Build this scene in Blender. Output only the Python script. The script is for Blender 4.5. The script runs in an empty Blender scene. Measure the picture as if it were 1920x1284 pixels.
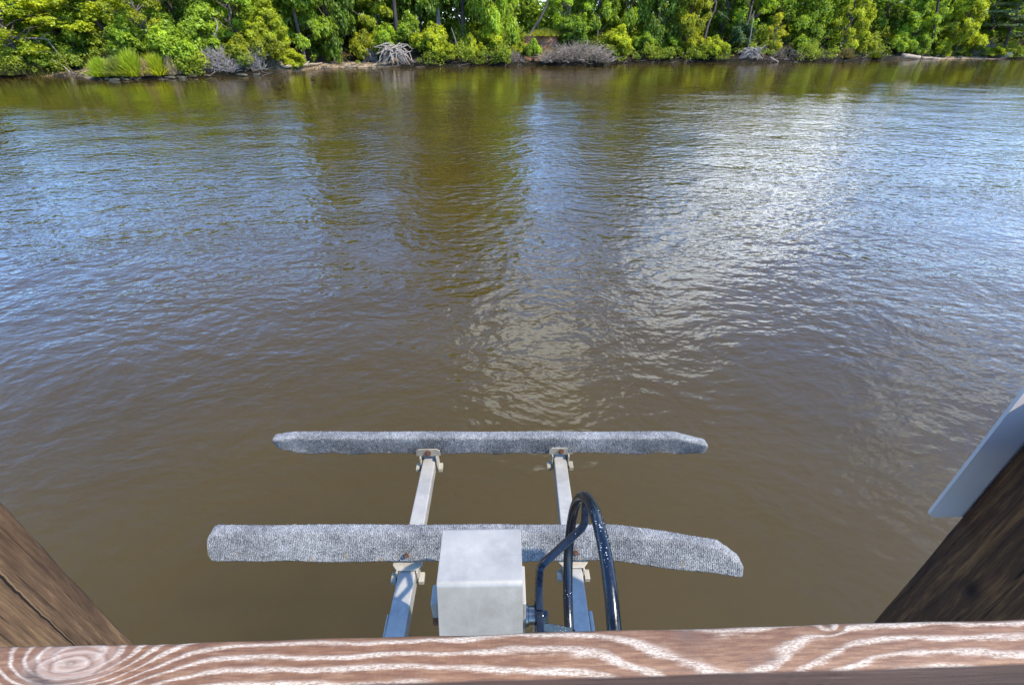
import bpy, bmesh, math, random
import numpy as np
from mathutils import Vector, Matrix

R = math.radians
scene = bpy.context.scene
col = scene.collection
rnd = random.Random(11)
CAMZ = 3.5                      # camera height above the water
FOC = 890.0                       # focal length in pixels of a 1920 px wide frame
PITCH = R(33.85)
YAW = R(0.96)

# ------------------------------------------------------------------ survey
def P(px, py, d):
    """Point lying d metres below the camera, seen at photo pixel (px, py)."""
    x = (px - 960) / FOC; v = (py - 642) / FOC
    yr = math.cos(PITCH) - v * math.sin(PITCH)
    dn = v * math.cos(PITCH) + math.sin(PITCH)
    k = d / dn
    xr, yr = x * k, yr * k
    c, s = math.cos(YAW), math.sin(YAW)
    return Vector((xr * c + yr * s, -xr * s + yr * c, CAMZ - d))

def az_x(px, y):
    """x of a far-bank place at distance y seen in photo column px (near the horizon)."""
    # columns near the top of the frame: ray through (px, 90)
    p = P(px, 90, 1.0)
    return p.x / p.y * y

# ------------------------------------------------------------------ helpers
def link(o, parent=None):
    col.objects.link(o)
    if parent is not None:
        o.parent = parent
    return o

def mesh_np(name, verts, faces, mat=None, parent=None, attrs=None, smooth=False):
    """verts (N,3) array, faces (M,k) array of equal-sided faces."""
    verts = np.asarray(verts, dtype=np.float32); faces = np.asarray(faces, dtype=np.int32)
    me = bpy.data.meshes.new(name)
    me.vertices.add(len(verts)); me.vertices.foreach_set('co', verts.ravel())
    k = faces.shape[1]
    me.loops.add(faces.size); me.loops.foreach_set('vertex_index', faces.ravel())
    me.polygons.add(len(faces))
    me.polygons.foreach_set('loop_start', np.arange(0, faces.size, k, dtype=np.int32))
    if smooth:
        me.polygons.foreach_set('use_smooth', np.ones(len(faces), dtype=bool))
    me.update(calc_edges=True)
    for an, vals in (attrs or {}).items():
        a = me.attributes.new(an, 'FLOAT', 'POINT')
        a.data.foreach_set('value', np.asarray(vals, dtype=np.float32))
    if mat: me.materials.append(mat)
    return link(bpy.data.objects.new(name, me), parent)

def bm_obj(name, bm, mat, parent=None, bevel=0.0, seg=2, smooth=False):
    if bevel > 0:
        bmesh.ops.bevel(bm, geom=list(bm.edges), offset=bevel, segments=seg, profile=0.5, affect='EDGES', clamp_overlap=True)
    bmesh.ops.recalc_face_normals(bm, faces=bm.faces)
    me = bpy.data.meshes.new(name); bm.to_mesh(me); bm.free()
    if smooth:
        for p in me.polygons: p.use_smooth = True
    me.materials.append(mat)
    return link(bpy.data.objects.new(name, me), parent)

def hexa(bm, pts):
    """eight corners: bottom loop then top loop."""
    v = [bm.verts.new(p) for p in pts]
    for f in ((3, 2, 1, 0), (4, 5, 6, 7), (0, 1, 5, 4), (1, 2, 6, 5), (2, 3, 7, 6), (3, 0, 4, 7)):
        bm.faces.new([v[i] for i in f])

def box(bm, x0, x1, y0, y1, z0, z1):
    hexa(bm, [(x0, y0, z0), (x1, y0, z0), (x1, y1, z0), (x0, y1, z0), (x0, y0, z1), (x1, y0, z1), (x1, y1, z1), (x0, y1, z1)])

def tube_arrays(pts, rad, n=6):
    pts = [Vector(p) for p in pts]
    V, Fc = [], []
    up = Vector((0.13, 0.31, 0.94))
    for i, p in enumerate(pts):
        a = pts[max(i - 1, 0)]; b = pts[min(i + 1, len(pts) - 1)]
        t = (b - a).normalized()
        s = t.cross(up)
        if s.length < 0.1: s = t.cross(Vector((1, 0, 0)))
        s.normalize(); q = t.cross(s)
        r = rad[i] if hasattr(rad, '__len__') else rad
        for k in range(n):
            an = 2 * math.pi * k / n
            V.append(p + s * math.cos(an) * r + q * math.sin(an) * r)
    for i in range(len(pts) - 1):
        for k in range(n):
            k2 = (k + 1) % n
            Fc.append((i * n + k, i * n + k2, (i + 1) * n + k2, (i + 1) * n + k))
    return V, Fc

class Tubes:
    def __init__(self): self.V = []; self.F = []
    def add(self, pts, rad, n=6):
        v, f = tube_arrays(pts, rad, n)
        o = len(self.V)
        self.V += [tuple(p) for p in v]; self.F += [tuple(i + o for i in q) for q in f]
    def build(self, name, mat, parent=None, smooth=True):
        return mesh_np(name, self.V, self.F, mat, parent, smooth=smooth)

def tag(o, label=None, cat=None, group=None, kind=None):
    if label: o['label'] = label
    if cat: o['category'] = cat
    if group: o['group'] = group
    if kind: o['kind'] = kind
    return o

def empty(name, loc, label, cat, group=None, rz=0.0, scale=(1, 1, 1)):
    o = bpy.data.objects.new(name, None); o.empty_display_size = 0.2
    link(o); o.location = loc; o.rotation_euler.z = rz; o.scale = scale
    return tag(o, label, cat, group)

# ------------------------------------------------------------------ materials
def new_mat(name):
    m = bpy.data.materials.new(name); m.use_nodes = True
    nt = m.node_tree; nt.nodes.clear()
    out = nt.nodes.new('ShaderNodeOutputMaterial')
    return m, nt, out

class N:
    """small node-building shorthand"""
    def __init__(self, nt): self.nt = nt
    def node(self, t, **kw):
        n = self.nt.nodes.new(t)
        for k, v in kw.items(): setattr(n, k, v)
        return n
    def put(self, sock, v):
        if hasattr(v, 'is_output') or isinstance(v, bpy.types.NodeSocket): self.nt.links.new(v, sock)
        else: sock.default_value = v
    def math(self, op, a, b=0.0, c=None, clamp=False):
        n = self.node('ShaderNodeMath', operation=op); n.use_clamp = clamp
        self.put(n.inputs[0], a); self.put(n.inputs[1], b)
        if c is not None: self.put(n.inputs[2], c)
        return n.outputs[0]
    def vmath(self, op, a, b=(0, 0, 0)):
        n = self.node('ShaderNodeVectorMath', operation=op)
        self.put(n.inputs[0], a); self.put(n.inputs[1], b)
        return n.outputs['Value'] if op in ('DOT_PRODUCT', 'LENGTH', 'DISTANCE') else n.outputs[0]
    def noise(self, vec, scale, detail=3.0, rough=0.5, dist=0.0, out=0):
        n = self.node('ShaderNodeTexNoise')
        self.put(n.inputs['Vector'], vec); self.put(n.inputs['Scale'], scale)
        n.inputs['Detail'].default_value = detail; n.inputs['Roughness'].default_value = rough
        n.inputs['Distortion'].default_value = dist
        return n.outputs[out]
    def ramp(self, fac, stops, interp='LINEAR'):
        n = self.node('ShaderNodeValToRGB'); cr = n.color_ramp; cr.interpolation = interp
        while len(cr.elements) < len(stops): cr.elements.new(0.5)
        for e, (p, c) in zip(cr.elements, stops):
            e.position = p; e.color = (*c, 1) if len(c) == 3 else c
        self.put(n.inputs[0], fac)
        return n.outputs[0]
    def mix(self, fac, a, b, blend='MIX'):
        n = self.node('ShaderNodeMix', data_type='RGBA', blend_type=blend)
        self.put(n.inputs[0], fac)
        for s, v in ((n.inputs[6], a), (n.inputs[7], b)):
            if isinstance(v, (tuple, list)): s.default_value = (*v, 1) if len(v) == 3 else v
            else: self.nt.links.new(v, s)
        return n.outputs[2]
    def maprange(self, v, a, b, c=0.0, d=1.0, smooth=False):
        n = self.node('ShaderNodeMapRange'); n.interpolation_type = 'SMOOTHSTEP' if smooth else 'LINEAR'
        self.put(n.inputs[0], v); n.inputs[1].default_value = a; n.inputs[2].default_value = b
        n.inputs[3].default_value = c; n.inputs[4].default_value = d
        return n.outputs[0]
    def coords(self, kind='Object'):
        return self.node('ShaderNodeTexCoord').outputs[kind]
    def mapping(self, vec, scale=(1, 1, 1), rot=(0, 0, 0), loc=(0, 0, 0)):
        n = self.node('ShaderNodeMapping'); self.put(n.inputs['Vector'], vec)
        n.inputs['Scale'].default_value = scale; n.inputs['Rotation'].default_value = rot; n.inputs['Location'].default_value = loc
        return n.outputs[0]
    def sep(self, vec):
        n = self.node('ShaderNodeSeparateXYZ'); self.put(n.inputs[0], vec); return n.outputs
    def attr(self, name):
        n = self.node('ShaderNodeAttribute'); n.attribute_name = name; return n
    def bump(self, h, strength=1.0, distance=0.01, normal=None):
        n = self.node('ShaderNodeBump'); self.put(n.inputs['Height'], h)
        self.put(n.inputs['Strength'], strength); n.inputs['Distance'].default_value = distance
        if normal is not None: self.nt.links.new(normal, n.inputs['Normal'])
        return n.outputs[0]
    def principled(self, color, rough=0.6, metallic=0.0, normal=None, spec=0.5, **kw):
        b = self.node('ShaderNodeBsdfPrincipled')
        if isinstance(color, (tuple, list)): b.inputs['Base Color'].default_value = (*color[:3], 1)
        else: self.nt.links.new(color, b.inputs['Base Color'])
        self.put(b.inputs['Roughness'], rough); self.put(b.inputs['Metallic'], metallic)
        b.inputs['Specular IOR Level'].default_value = spec
        if normal is not None: self.nt.links.new(normal, b.inputs['Normal'])
        for k, v in kw.items(): self.put(b.inputs[k.replace('_', ' ')], v)
        return b.outputs[0]
    def out(self, o, sh): self.nt.links.new(sh, o.inputs['Surface'])

def mat_foliage():
    m, nt, out = new_mat('foliage'); n = N(nt)
    oc = n.node('ShaderNodeObjectInfo')
    tone = n.attr('tone').outputs['Fac']
    c = oc.outputs['Color']
    v = n.maprange(tone, 0, 1, 0.62, 1.4)
    vv = n.node('ShaderNodeCombineXYZ')
    for i in range(3): nt.links.new(v, vv.inputs[i])
    cc = n.mix(1.0, c, vv.outputs[0], 'MULTIPLY')
    # some sprays turn towards yellow
    cc = n.mix(n.maprange(tone, 0.78, 1.0, 0, 0.3), cc, n.mix(1.0, cc, (1.35, 1.1, 0.7), 'MULTIPLY'))
    d = n.node('ShaderNodeBsdfDiffuse'); nt.links.new(cc, d.inputs['Color'])
    t = n.node('ShaderNodeBsdfTranslucent'); nt.links.new(n.mix(1.0, cc, (1.5, 1.4, 0.6), 'MULTIPLY'), t.inputs['Color'])
    g = n.node('ShaderNodeBsdfGlossy'); g.inputs['Roughness'].default_value = 0.45; g.inputs['Color'].default_value = (0.8, 0.8, 0.8, 1)
    a = n.node('ShaderNodeMixShader'); a.inputs[0].default_value = 0.48
    nt.links.new(d.outputs[0], a.inputs[1]); nt.links.new(t.outputs[0], a.inputs[2])
    b = n.node('ShaderNodeMixShader'); b.inputs[0].default_value = 0.015
    nt.links.new(a.outputs[0], b.inputs[1]); nt.links.new(g.outputs[0], b.inputs[2])
    n.out(out, b.outputs[0])
    return m

def mat_bark(name, c1, c2):
    m, nt, out = new_mat(name); n = N(nt)
    p = n.mapping(n.coords(), (6, 6, 1.2))
    f = n.noise(p, 2.0, 5, 0.65)
    n.out(out, n.principled(n.ramp(f, [(0.3, c1), (0.7, c2)]), 0.9, normal=n.bump(f, 0.6, 0.05)))
    return m

def mat_ground():
    m, nt, out = new_mat('bank_soil'); n = N(nt)
    p = n.coords()
    f = n.noise(p, 0.9, 8, 0.65); g = n.noise(p, 6.0, 5, 0.7); k = n.noise(p, 0.25, 3)
    litter = n.ramp(f, [(0.3, (0.010, 0.007, 0.004)), (0.55, (0.032, 0.021, 0.011)), (0.75, (0.09, 0.06, 0.03))])
    sand = n.ramp(n.math('ADD', n.math('MULTIPLY', f, 0.6), n.math('MULTIPLY', g, 0.4)), [(0.3, (0.10, 0.075, 0.045)), (0.6, (0.30, 0.22, 0.13)), (0.8, (0.42, 0.33, 0.21))])
    clay = n.ramp(n.math('ADD', n.math('MULTIPLY', f, 0.5), n.math('MULTIPLY', g, 0.5)), [(0.35, (0.06, 0.032, 0.018)), (0.52, (0.25, 0.125, 0.072)), (0.7, (0.40, 0.25, 0.155))])
    moss = n.ramp(g, [(0.3, (0.012, 0.02, 0.006)), (0.7, (0.05, 0.06, 0.015))])
    c = n.mix(n.maprange(k, 0.48, 0.6), litter, moss)
    sm = n.math('MULTIPLY', n.attr('sand').outputs['Fac'], n.maprange(f, 0.32, 0.5, 0.25, 1.0))
    c = n.mix(sm, c, sand)
    c = n.mix(n.attr('clay').outputs['Fac'], c, clay)
    wet_shade = n.math('MULTIPLY', n.attr('wet_shade').outputs['Fac'], 0.9)
    c = n.mix(wet_shade, c, (0.007, 0.0055, 0.0035))  # damp beach edge, plus undercut shade painted into the bank colour
    n.out(out, n.principled(c, 0.9, normal=n.bump(n.math('ADD', f, n.math('MULTIPLY', g, 0.4)), 0.8, 0.12), spec=0.08))
    return m

def mat_water():
    m, nt, out = new_mat('river_water'); n = N(nt)
    p = n.coords(); x, y, z = n.sep(p)
    # wind: calm in the lee of the far bank, choppier in mid stream, gentle near the dock
    far = n.math('SUBTRACT', y, n.math('MULTIPLY', x, 0.16))
    patch = n.noise(n.mapping(p, (0.10, 0.05, 1)), 1.0, 2)
    edge = n.math('ADD', far, n.maprange(patch, 0.3, 0.7, -5.0, 5.0))
    calm = n.maprange(edge, 22.0, 37.0, 1.0, 0.22, True)
    near = n.maprange(y, 1.5, 8.0, 0.40, 1.0, True)
    gust = n.maprange(n.noise(n.mapping(p, (0.25, 0.4, 1)), 1.0, 2), 0.3, 0.7, 0.65, 1.25)
    amp = n.math('MULTIPLY', n.math('MULTIPLY', calm, near), gust)
    warp = n.vmath('SCALE', n.noise(p, 0.6, 1, out=1)); warp.node.inputs['Scale'].default_value = 0.5
    q = n.vmath('ADD', p, warp)
    q1 = n.mapping(q, (1.0, 1.5, 1), (0, 0, R(-12)))
    q2 = n.mapping(q, (1.0, 1.3, 1), (0, 0, R(24)))
    w1 = n.noise(q1, 3.0, 2.0, 0.45)
    w2 = n.noise(q2, 7.5, 2.0, 0.5)
    w0 = n.noise(q1, 0.45, 1.0)
    h = n.math('ADD', n.math('MULTIPLY', w1, 0.042), n.math('MULTIPLY', w2, 0.0125))
    h = n.math('ADD', h, n.math('MULTIPLY', w0, 0.06))
    h = n.math('MULTIPLY', h, amp)
    nb = n.bump(h, 1.0, 1.0)
    mud = n.noise(n.mapping(p, (0.5, 0.7, 1)), 0.5, 3)
    c = n.ramp(mud, [(0.3, (0.045, 0.0280, 0.0040)), (0.7, (0.056, 0.0355, 0.0062))])
    b = n.node('ShaderNodeBsdfPrincipled')
    nt.links.new(c, b.inputs['Base Color'])
    b.inputs['Roughness'].default_value = 0.03
    b.inputs['IOR'].default_value = 1.38
    b.subsurface_method = 'BURLEY'
    b.inputs['Subsurface Weight'].default_value = 1.0
    b.inputs['Subsurface Radius'].default_value = (1.0, 0.8, 0.45)
    b.inputs['Subsurface Scale'].default_value = 8.0
    nt.links.new(nb, b.inputs['Normal'])
    n.out(out, b.outputs[0])
    return m

def mat_carpet():
    m, nt, out = new_mat('bunk_carpet'); n = N(nt)
    p = n.coords()
    loop = n.noise(n.mapping(p, (1.0, 1.0, 0.55)), 250.0, 2, 0.6)
    rib = n.node('ShaderNodeTexWave', wave_type='BANDS', bands_direction='X')
    rib.inputs['Scale'].default_value = 42.0; rib.inputs['Distortion'].default_value = 5.0
    rib.inputs['Detail'].default_value = 2.0; rib.inputs['Detail Scale'].default_value = 3.0
    nt.links.new(p, rib.inputs['Vector'])
    big = n.noise(p, 5.0, 4, 0.6)
    mid = n.noise(p, 38.0, 3, 0.6)
    f = n.math('ADD', n.math('MULTIPLY', loop, 0.62), n.math('MULTIPLY', rib.outputs['Fac'], 0.12))
    f = n.math('ADD', f, n.math('MULTIPLY', n.math('SUBTRACT', big, 0.5), 0.28))
    f = n.math('ADD', f, n.math('MULTIPLY', n.math('SUBTRACT', mid, 0.5), 0.25))
    c = n.ramp(f, [(0.20, (0.026, 0.026, 0.026)), (0.33, (0.115, 0.114, 0.112)), (0.46, (0.245, 0.242, 0.234)), (0.62, (0.50, 0.49, 0.47))])
    # dried algae and rust flecks near the bottom seam
    seam = n.attr('seam').outputs['Fac']
    dirt = n.math('MULTIPLY', seam, n.maprange(n.noise(p, 22.0, 4, 0.7), 0.58, 0.7))
    c = n.mix(dirt, c, (0.26, 0.16, 0.05))
    h = n.math('ADD', loop, n.math('MULTIPLY', rib.outputs['Fac'], 0.25))
    n.out(out, n.principled(c, 0.95, normal=n.bump(h, 0.9, 0.004), spec=0.15))
    return m

def mat_metal(name, base, dark, rough=0.5, metallic=0.25, spots=0.0, stains=0.5):
    m, nt, out = new_mat(name); n = N(nt)
    p = n.coords()
    f = n.noise(p, 9.0, 6, 0.6); g = n.noise(p, 60.0, 3, 0.6); k = n.noise(p, 240.0, 2)
    t = n.math('ADD', n.math('MULTIPLY', f, 0.75), n.math('MULTIPLY', g, 0.25))
    c = n.ramp(t, [(0.32, dark), (0.62, base)])
    streak = n.noise(n.mapping(p, (14, 14, 2.2)), 1.6, 5, 0.7)
    c = n.mix(n.math('MULTIPLY', n.maprange(streak, 0.5, 0.66), stains), c, tuple(min(1, v * 1.35 + 0.03) for v in base))
    if spots > 0:
        v = n.node('ShaderNodeTexVoronoi'); v.inputs['Scale'].default_value = 48.0; nt.links.new(p, v.inputs['Vector'])
        r = n.math('LESS_THAN', v.outputs['Distance'], n.maprange(n.noise(p, 20.0, 2), 0.5, 0.72, 0.0, 0.17))
        c = n.mix(n.math('MULTIPLY', r, spots), c, (0.03, 0.025, 0.02))
    ro = n.maprange(f, 0.3, 0.7, rough - 0.1, rough + 0.15)
    n.out(out, n.principled(c, ro, metallic, n.bump(n.math('ADD', n.math('MULTIPLY', g, 0.5), n.math('MULTIPLY', k, 0.3)), 0.25, 0.002)))
    return m

def mat_black_paint():
    m, nt, out = new_mat('black_enamel'); n = N(nt)
    p = n.coords()
    v = n.node('ShaderNodeTexVoronoi'); v.inputs['Scale'].default_value = 170.0; v.inputs['Randomness'].default_value = 1.0
    nt.links.new(p, v.inputs['Vector'])
    dens = n.maprange(n.noise(p, 9.0, 3, 0.6), 0.49, 0.72, 0.0, 0.28)
    spot = n.math('LESS_THAN', v.outputs['Distance'], dens)
    facing = n.maprange(n.sep(n.node('ShaderNodeNewGeometry').outputs['Normal'])[2], 0.05, 0.5)
    spot = n.math('MULTIPLY', spot, facing)
    c = n.mix(spot, (0.004, 0.006, 0.011), (0.50, 0.51, 0.53))
    scuff = n.noise(p, 120.0, 3)
    n.out(out, n.principled(c, n.math('ADD', n.maprange(scuff, 0.3, 0.7, 0.14, 0.3), n.math('MULTIPLY', spot, 0.5)), 0.0, n.bump(scuff, 0.15, 0.001)))
    return m

def mat_rust(name='rust'):
    m, nt, out = new_mat(name); n = N(nt)
    f = n.noise(n.coords(), 160.0, 4, 0.7)
    n.out(out, n.principled(n.ramp(f, [(0.3, (0.035, 0.014, 0.008)), (0.6, (0.13, 0.052, 0.024)), (0.8, (0.30, 0.19, 0.11))]), 0.8, 0.2, n.bump(f, 0.6, 0.002)))
    return m

def mat_rail():
    """stained board, the stain worn off the hard growth rings round two knots"""
    m, nt, out = new_mat('worn_stained_board'); n = N(nt)
    p = n.coords(); x, y, z = n.sep(p)
    def bumpf(x0, y0, sx, sy, amp, power=1.0):
        dx = n.math('DIVIDE', n.math('SUBTRACT', x, x0), sx); dy = n.math('DIVIDE', n.math('SUBTRACT', y, y0), sy)
        r2 = n.math('ADD', n.math('MULTIPLY', dx, dx), n.math('MULTIPLY', dy, dy))
        e = n.math('EXPONENT', n.math('MULTIPLY', r2, -1.0))
        return n.math('MULTIPLY', e, amp), r2
    slow = n.noise(n.mapping(p, (3.0, 9.0, 9.0)), 1.0, 2)
    wav = n.noise(n.mapping(p, (14.0, 40.0, 40.0)), 1.0, 3, 0.55)
    fine = n.noise(n.mapping(p, (30.0, 260.0, 260.0)), 1.0, 5, 0.65)
    fib = n.noise(n.mapping(p, (220.0, 900.0, 900.0)), 1.0, 4, 0.7)
    tex = n.noise(n.mapping(p, (420.0, 130.0, 130.0)), 1.0, 3, 0.6)      # short cross flecks
    k1, r1 = bumpf(-0.428, 0.0035, 0.070, 0.032, 6.2)
    k2, r2 = bumpf(0.190, -0.046, 0.100, 0.062, 3.6)
    k3, r3 = bumpf(0.305, 0.017, 0.012, 0.007, 1.0)
    F0 = n.math('MULTIPLY', y, 82.0)
    F0 = n.math('ADD', F0, n.math('MULTIPLY', slow, 2.4))
    F0 = n.math('ADD', F0, n.math('MULTIPLY', n.math('SUBTRACT', wav, 0.5), 0.75))
    F0 = n.math('ADD', F0, n.math('MULTIPLY', n.math('SUBTRACT', fine, 0.5), 0.30))
    F0 = n.math('ADD', F0, n.math('MULTIPLY', n.math('SUBTRACT', tex, 0.5), 0.09))
    F0 = n.math('ADD', F0, n.math('MULTIPLY', n.math('MULTIPLY', x, x), -1.1))
    for k in (k1, k2, k3): F0 = n.math('ADD', F0, k)
    fr = n.math('FRACT', F0)
    tri = n.math('ABSOLUTE', n.math('SUBTRACT', fr, 0.5))
    fade = n.noise(n.mapping(p, (5.0, 55.0, 55.0), loc=(3.1, 1.7, 0)), 1.0, 3, 0.6)
    width = n.maprange(fade, 0.32, 0.66, 0.04, 0.22)
    worn = n.maprange(n.math('SUBTRACT', width, tri), -0.15, 0.10, 0.0, 1.0, True)
    worn = n.math('MULTIPLY', worn, n.maprange(fib, 0.30, 0.52, 0.35, 1.0))
    worn = n.math('MULTIPLY', worn, n.maprange(tex, 0.30, 0.48, 0.75, 1.0))
    worn = n.math('MULTIPLY', worn, n.maprange(wav, 0.25, 0.6, 0.65, 1.0))
    worn = n.math('MAXIMUM', worn, n.math('MULTIPLY', n.maprange(fib, 0.66, 0.76), 0.35))
    stain = n.ramp(n.math('ADD', n.math('MULTIPLY', fine, 0.82), n.math('MULTIPLY', tex, 0.18)), [(0.30, (0.078, 0.031, 0.012)), (0.5, (0.140, 0.063, 0.026)), (0.68, (0.215, 0.118, 0.060))])
    stain = n.mix(n.maprange(slow, 0.4, 0.7, 0.0, 0.5), stain, n.mix(1.0, stain, (1.25, 1.1, 0.85), 'MULTIPLY'))
    bare = n.ramp(n.math('ADD', n.math('MULTIPLY', fib, 0.6), n.math('MULTIPLY', fine, 0.4)), [(0.35, (0.26, 0.175, 0.11)), (0.52, (0.45, 0.36, 0.265)), (0.65, (0.60, 0.52, 0.42))])
    c = n.mix(n.math('MULTIPLY', worn, 0.88), stain, bare)
    split = n.maprange(n.noise(n.mapping(p, (5.0, 420.0, 420.0), loc=(0.7, 2.3, 0)), 1.0, 3, 0.6), 0.665, 0.70)
    c = n.mix(n.math('MULTIPLY', split, 0.75), c, (0.035, 0.018, 0.010))
    core = n.maprange(r1, 0.02, 0.60, 1.0, 0.0, True)
    ringf = n.math('ADD', n.math('MULTIPLY', n.math('POWER', r1, 0.5), 5.0), n.math('ADD', n.math('MULTIPLY', wav, 2.2), n.math('MULTIPLY', fine, 0.7)))
    ring = n.ramp(n.math('FRACT', ringf), [(0.0, (0.27, 0.18, 0.125)), (0.4, (0.40, 0.30, 0.225)), (0.7, (0.17, 0.10, 0.065)), (1.0, (0.30, 0.21, 0.15))])
    c = n.mix(n.math('MULTIPLY', core, 0.75), c, ring)
    side = n.math('MULTIPLY', n.maprange(r1, 0.10, 0.22, 0, 1, True), n.maprange(r1, 0.26, 0.46, 1, 0, True))
    side = n.math('MULTIPLY', side, n.maprange(y, 0.006, -0.006, 0, 1))
    side = n.math('MULTIPLY', side, n.maprange(x, -0.40, -0.44, 0.1, 1))
    c = n.mix(n.math('MULTIPLY', side, n.maprange(fine, 0.35, 0.6, 0.1, 0.95)), c, (0.055, 0.034, 0.022))
    for (kx, ky, sx, sy, kk) in ((0.163, 0.013, 0.018, 0.009, 0.85), (0.232, -0.010, 0.010, 0.005, 0.9), (0.214, -0.012, 0.006, 0.005, 0.8), (0.305, 0.018, 0.004, 0.003, 0.8)):
        e = n.math('EXPONENT', n.math('MULTIPLY', bumpf(kx, ky, sx, sy, 1)[1], -1.0))
        c = n.mix(n.math('MULTIPLY', e, n.maprange(fine, 0.38, 0.58, 0.1, kk)), c, (0.085, 0.045, 0.028))
    # the vertical edges are a darker brown
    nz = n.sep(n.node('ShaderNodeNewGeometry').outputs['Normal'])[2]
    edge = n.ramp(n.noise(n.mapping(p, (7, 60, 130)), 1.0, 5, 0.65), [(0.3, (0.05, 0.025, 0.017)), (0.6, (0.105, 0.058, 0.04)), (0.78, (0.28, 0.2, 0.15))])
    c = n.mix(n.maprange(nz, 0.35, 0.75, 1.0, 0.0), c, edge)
    h = n.math('ADD', n.math('MULTIPLY', worn, 0.5), n.math('MULTIPLY', fine, 0.5))
    n.out(out, n.principled(c, 0.62, normal=n.bump(h, 0.5, 0.0025)))
    return m

def mat_post(name, c0, c1, c2, crack=None, lines=0.5, knots=()):
    m, nt, out = new_mat(name); n = N(nt)
    p = n.coords(); x, y, z = n.sep(p)
    w = n.noise(n.mapping(p, (3, 3, 1.0)), 1.5, 2, out=1)
    ws = n.vmath('SCALE', w); ws.node.inputs['Scale'].default_value = 0.05
    q = n.vmath('ADD', p, ws)
    g = n.noise(n.mapping(q, (70, 70, 3.0)), 1.0, 8, 0.72)
    b = n.noise(n.mapping(q, (10, 10, 2.2)), 1.0, 5, 0.62)
    f = n.math('ADD', n.math('MULTIPLY', g, 0.55), n.math('MULTIPLY', b, 0.45))
    u = n.noise(n.mapping(q, (230, 230, 16)), 1.0, 4, 0.7)
    f = n.math('ADD', n.math('MULTIPLY', f, 0.8), n.math('MULTIPLY', u, 0.2))
    f = n.math('ADD', 0.5, n.math('MULTIPLY', n.math('SUBTRACT', f, 0.5), 1.65))
    c = n.ramp(f, [(0.32, c0), (0.5, c1), (0.68, c2)])
    check = n.maprange(n.noise(n.mapping(q, (85, 85, 1.8)), 1.0, 3, 0.6), 0.60, 0.67)
    check = n.math('MULTIPLY', check, lines)
    for (kx, kz, s) in knots:
        dx = n.math('DIVIDE', n.math('SUBTRACT', y, kx), s); dz = n.math('DIVIDE', n.math('SUBTRACT', z, kz), s * 1.5)
        e = n.math('EXPONENT', n.math('MULTIPLY', n.math('ADD', n.math('MULTIPLY', dx, dx), n.math('MULTIPLY', dz, dz)), -1.0))
        check = n.math('MAXIMUM', check, n.math('MULTIPLY', e, 0.9))
    c = n.mix(check, c, tuple(v * 0.25 for v in c0))
    h = n.math('SUBTRACT', f, n.math('MULTIPLY', check, 0.8))
    if crack:
        yc, z0, z1 = crack
        wob = n.math('MULTIPLY', n.math('SUBTRACT', n.noise(n.mapping(p, (0, 0, 9)), 1.0, 4, 0.6), 0.5), 0.022)
        dd = n.math('SUBTRACT', n.math('SUBTRACT', y, yc), wob)
        wdt = n.maprange(z, z0, z1, 0.0004, 0.0036)
        dark = n.maprange(n.math('SUBTRACT', wdt, n.math('ABSOLUTE', dd)), -0.0006, 0.0006)
        pale = n.math('MULTIPLY', n.maprange(n.math('SUBTRACT', n.math('MULTIPLY', wdt, 0.8), n.math('ABSOLUTE', n.math('SUBTRACT', dd, n.math('MULTIPLY', wdt, 1.7)))), -0.0008, 0.0008), 0.8)
        c = n.mix(pale, c, (0.20, 0.125, 0.065))
        c = n.mix(dark, c, (0.012, 0.007, 0.004))
        h = n.math('SUBTRACT', h, n.math('MULTIPLY', dark, 2.0))
    n.out(out, n.principled(c, 0.7, normal=n.bump(h, 0.7, 0.006), spec=0.3))
    return m

def mat_plain(name, c, rough=0.5, var=0.12, metallic=0.0):
    m, nt, out = new_mat(name); n = N(nt)
    f = n.noise(n.coords(), 7.0, 5, 0.6); g = n.noise(n.coords(), 70.0, 3)
    lo = tuple(v * (1 - var) for v in c); hi = tuple(min(1, v * (1 + var)) for v in c)
    n.out(out, n.principled(n.ramp(f, [(0.3, lo), (0.7, hi)]), n.maprange(g, 0.3, 0.7, rough - 0.08, rough + 0.08), metallic, n.bump(g, 0.15, 0.002)))
    return m

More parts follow.
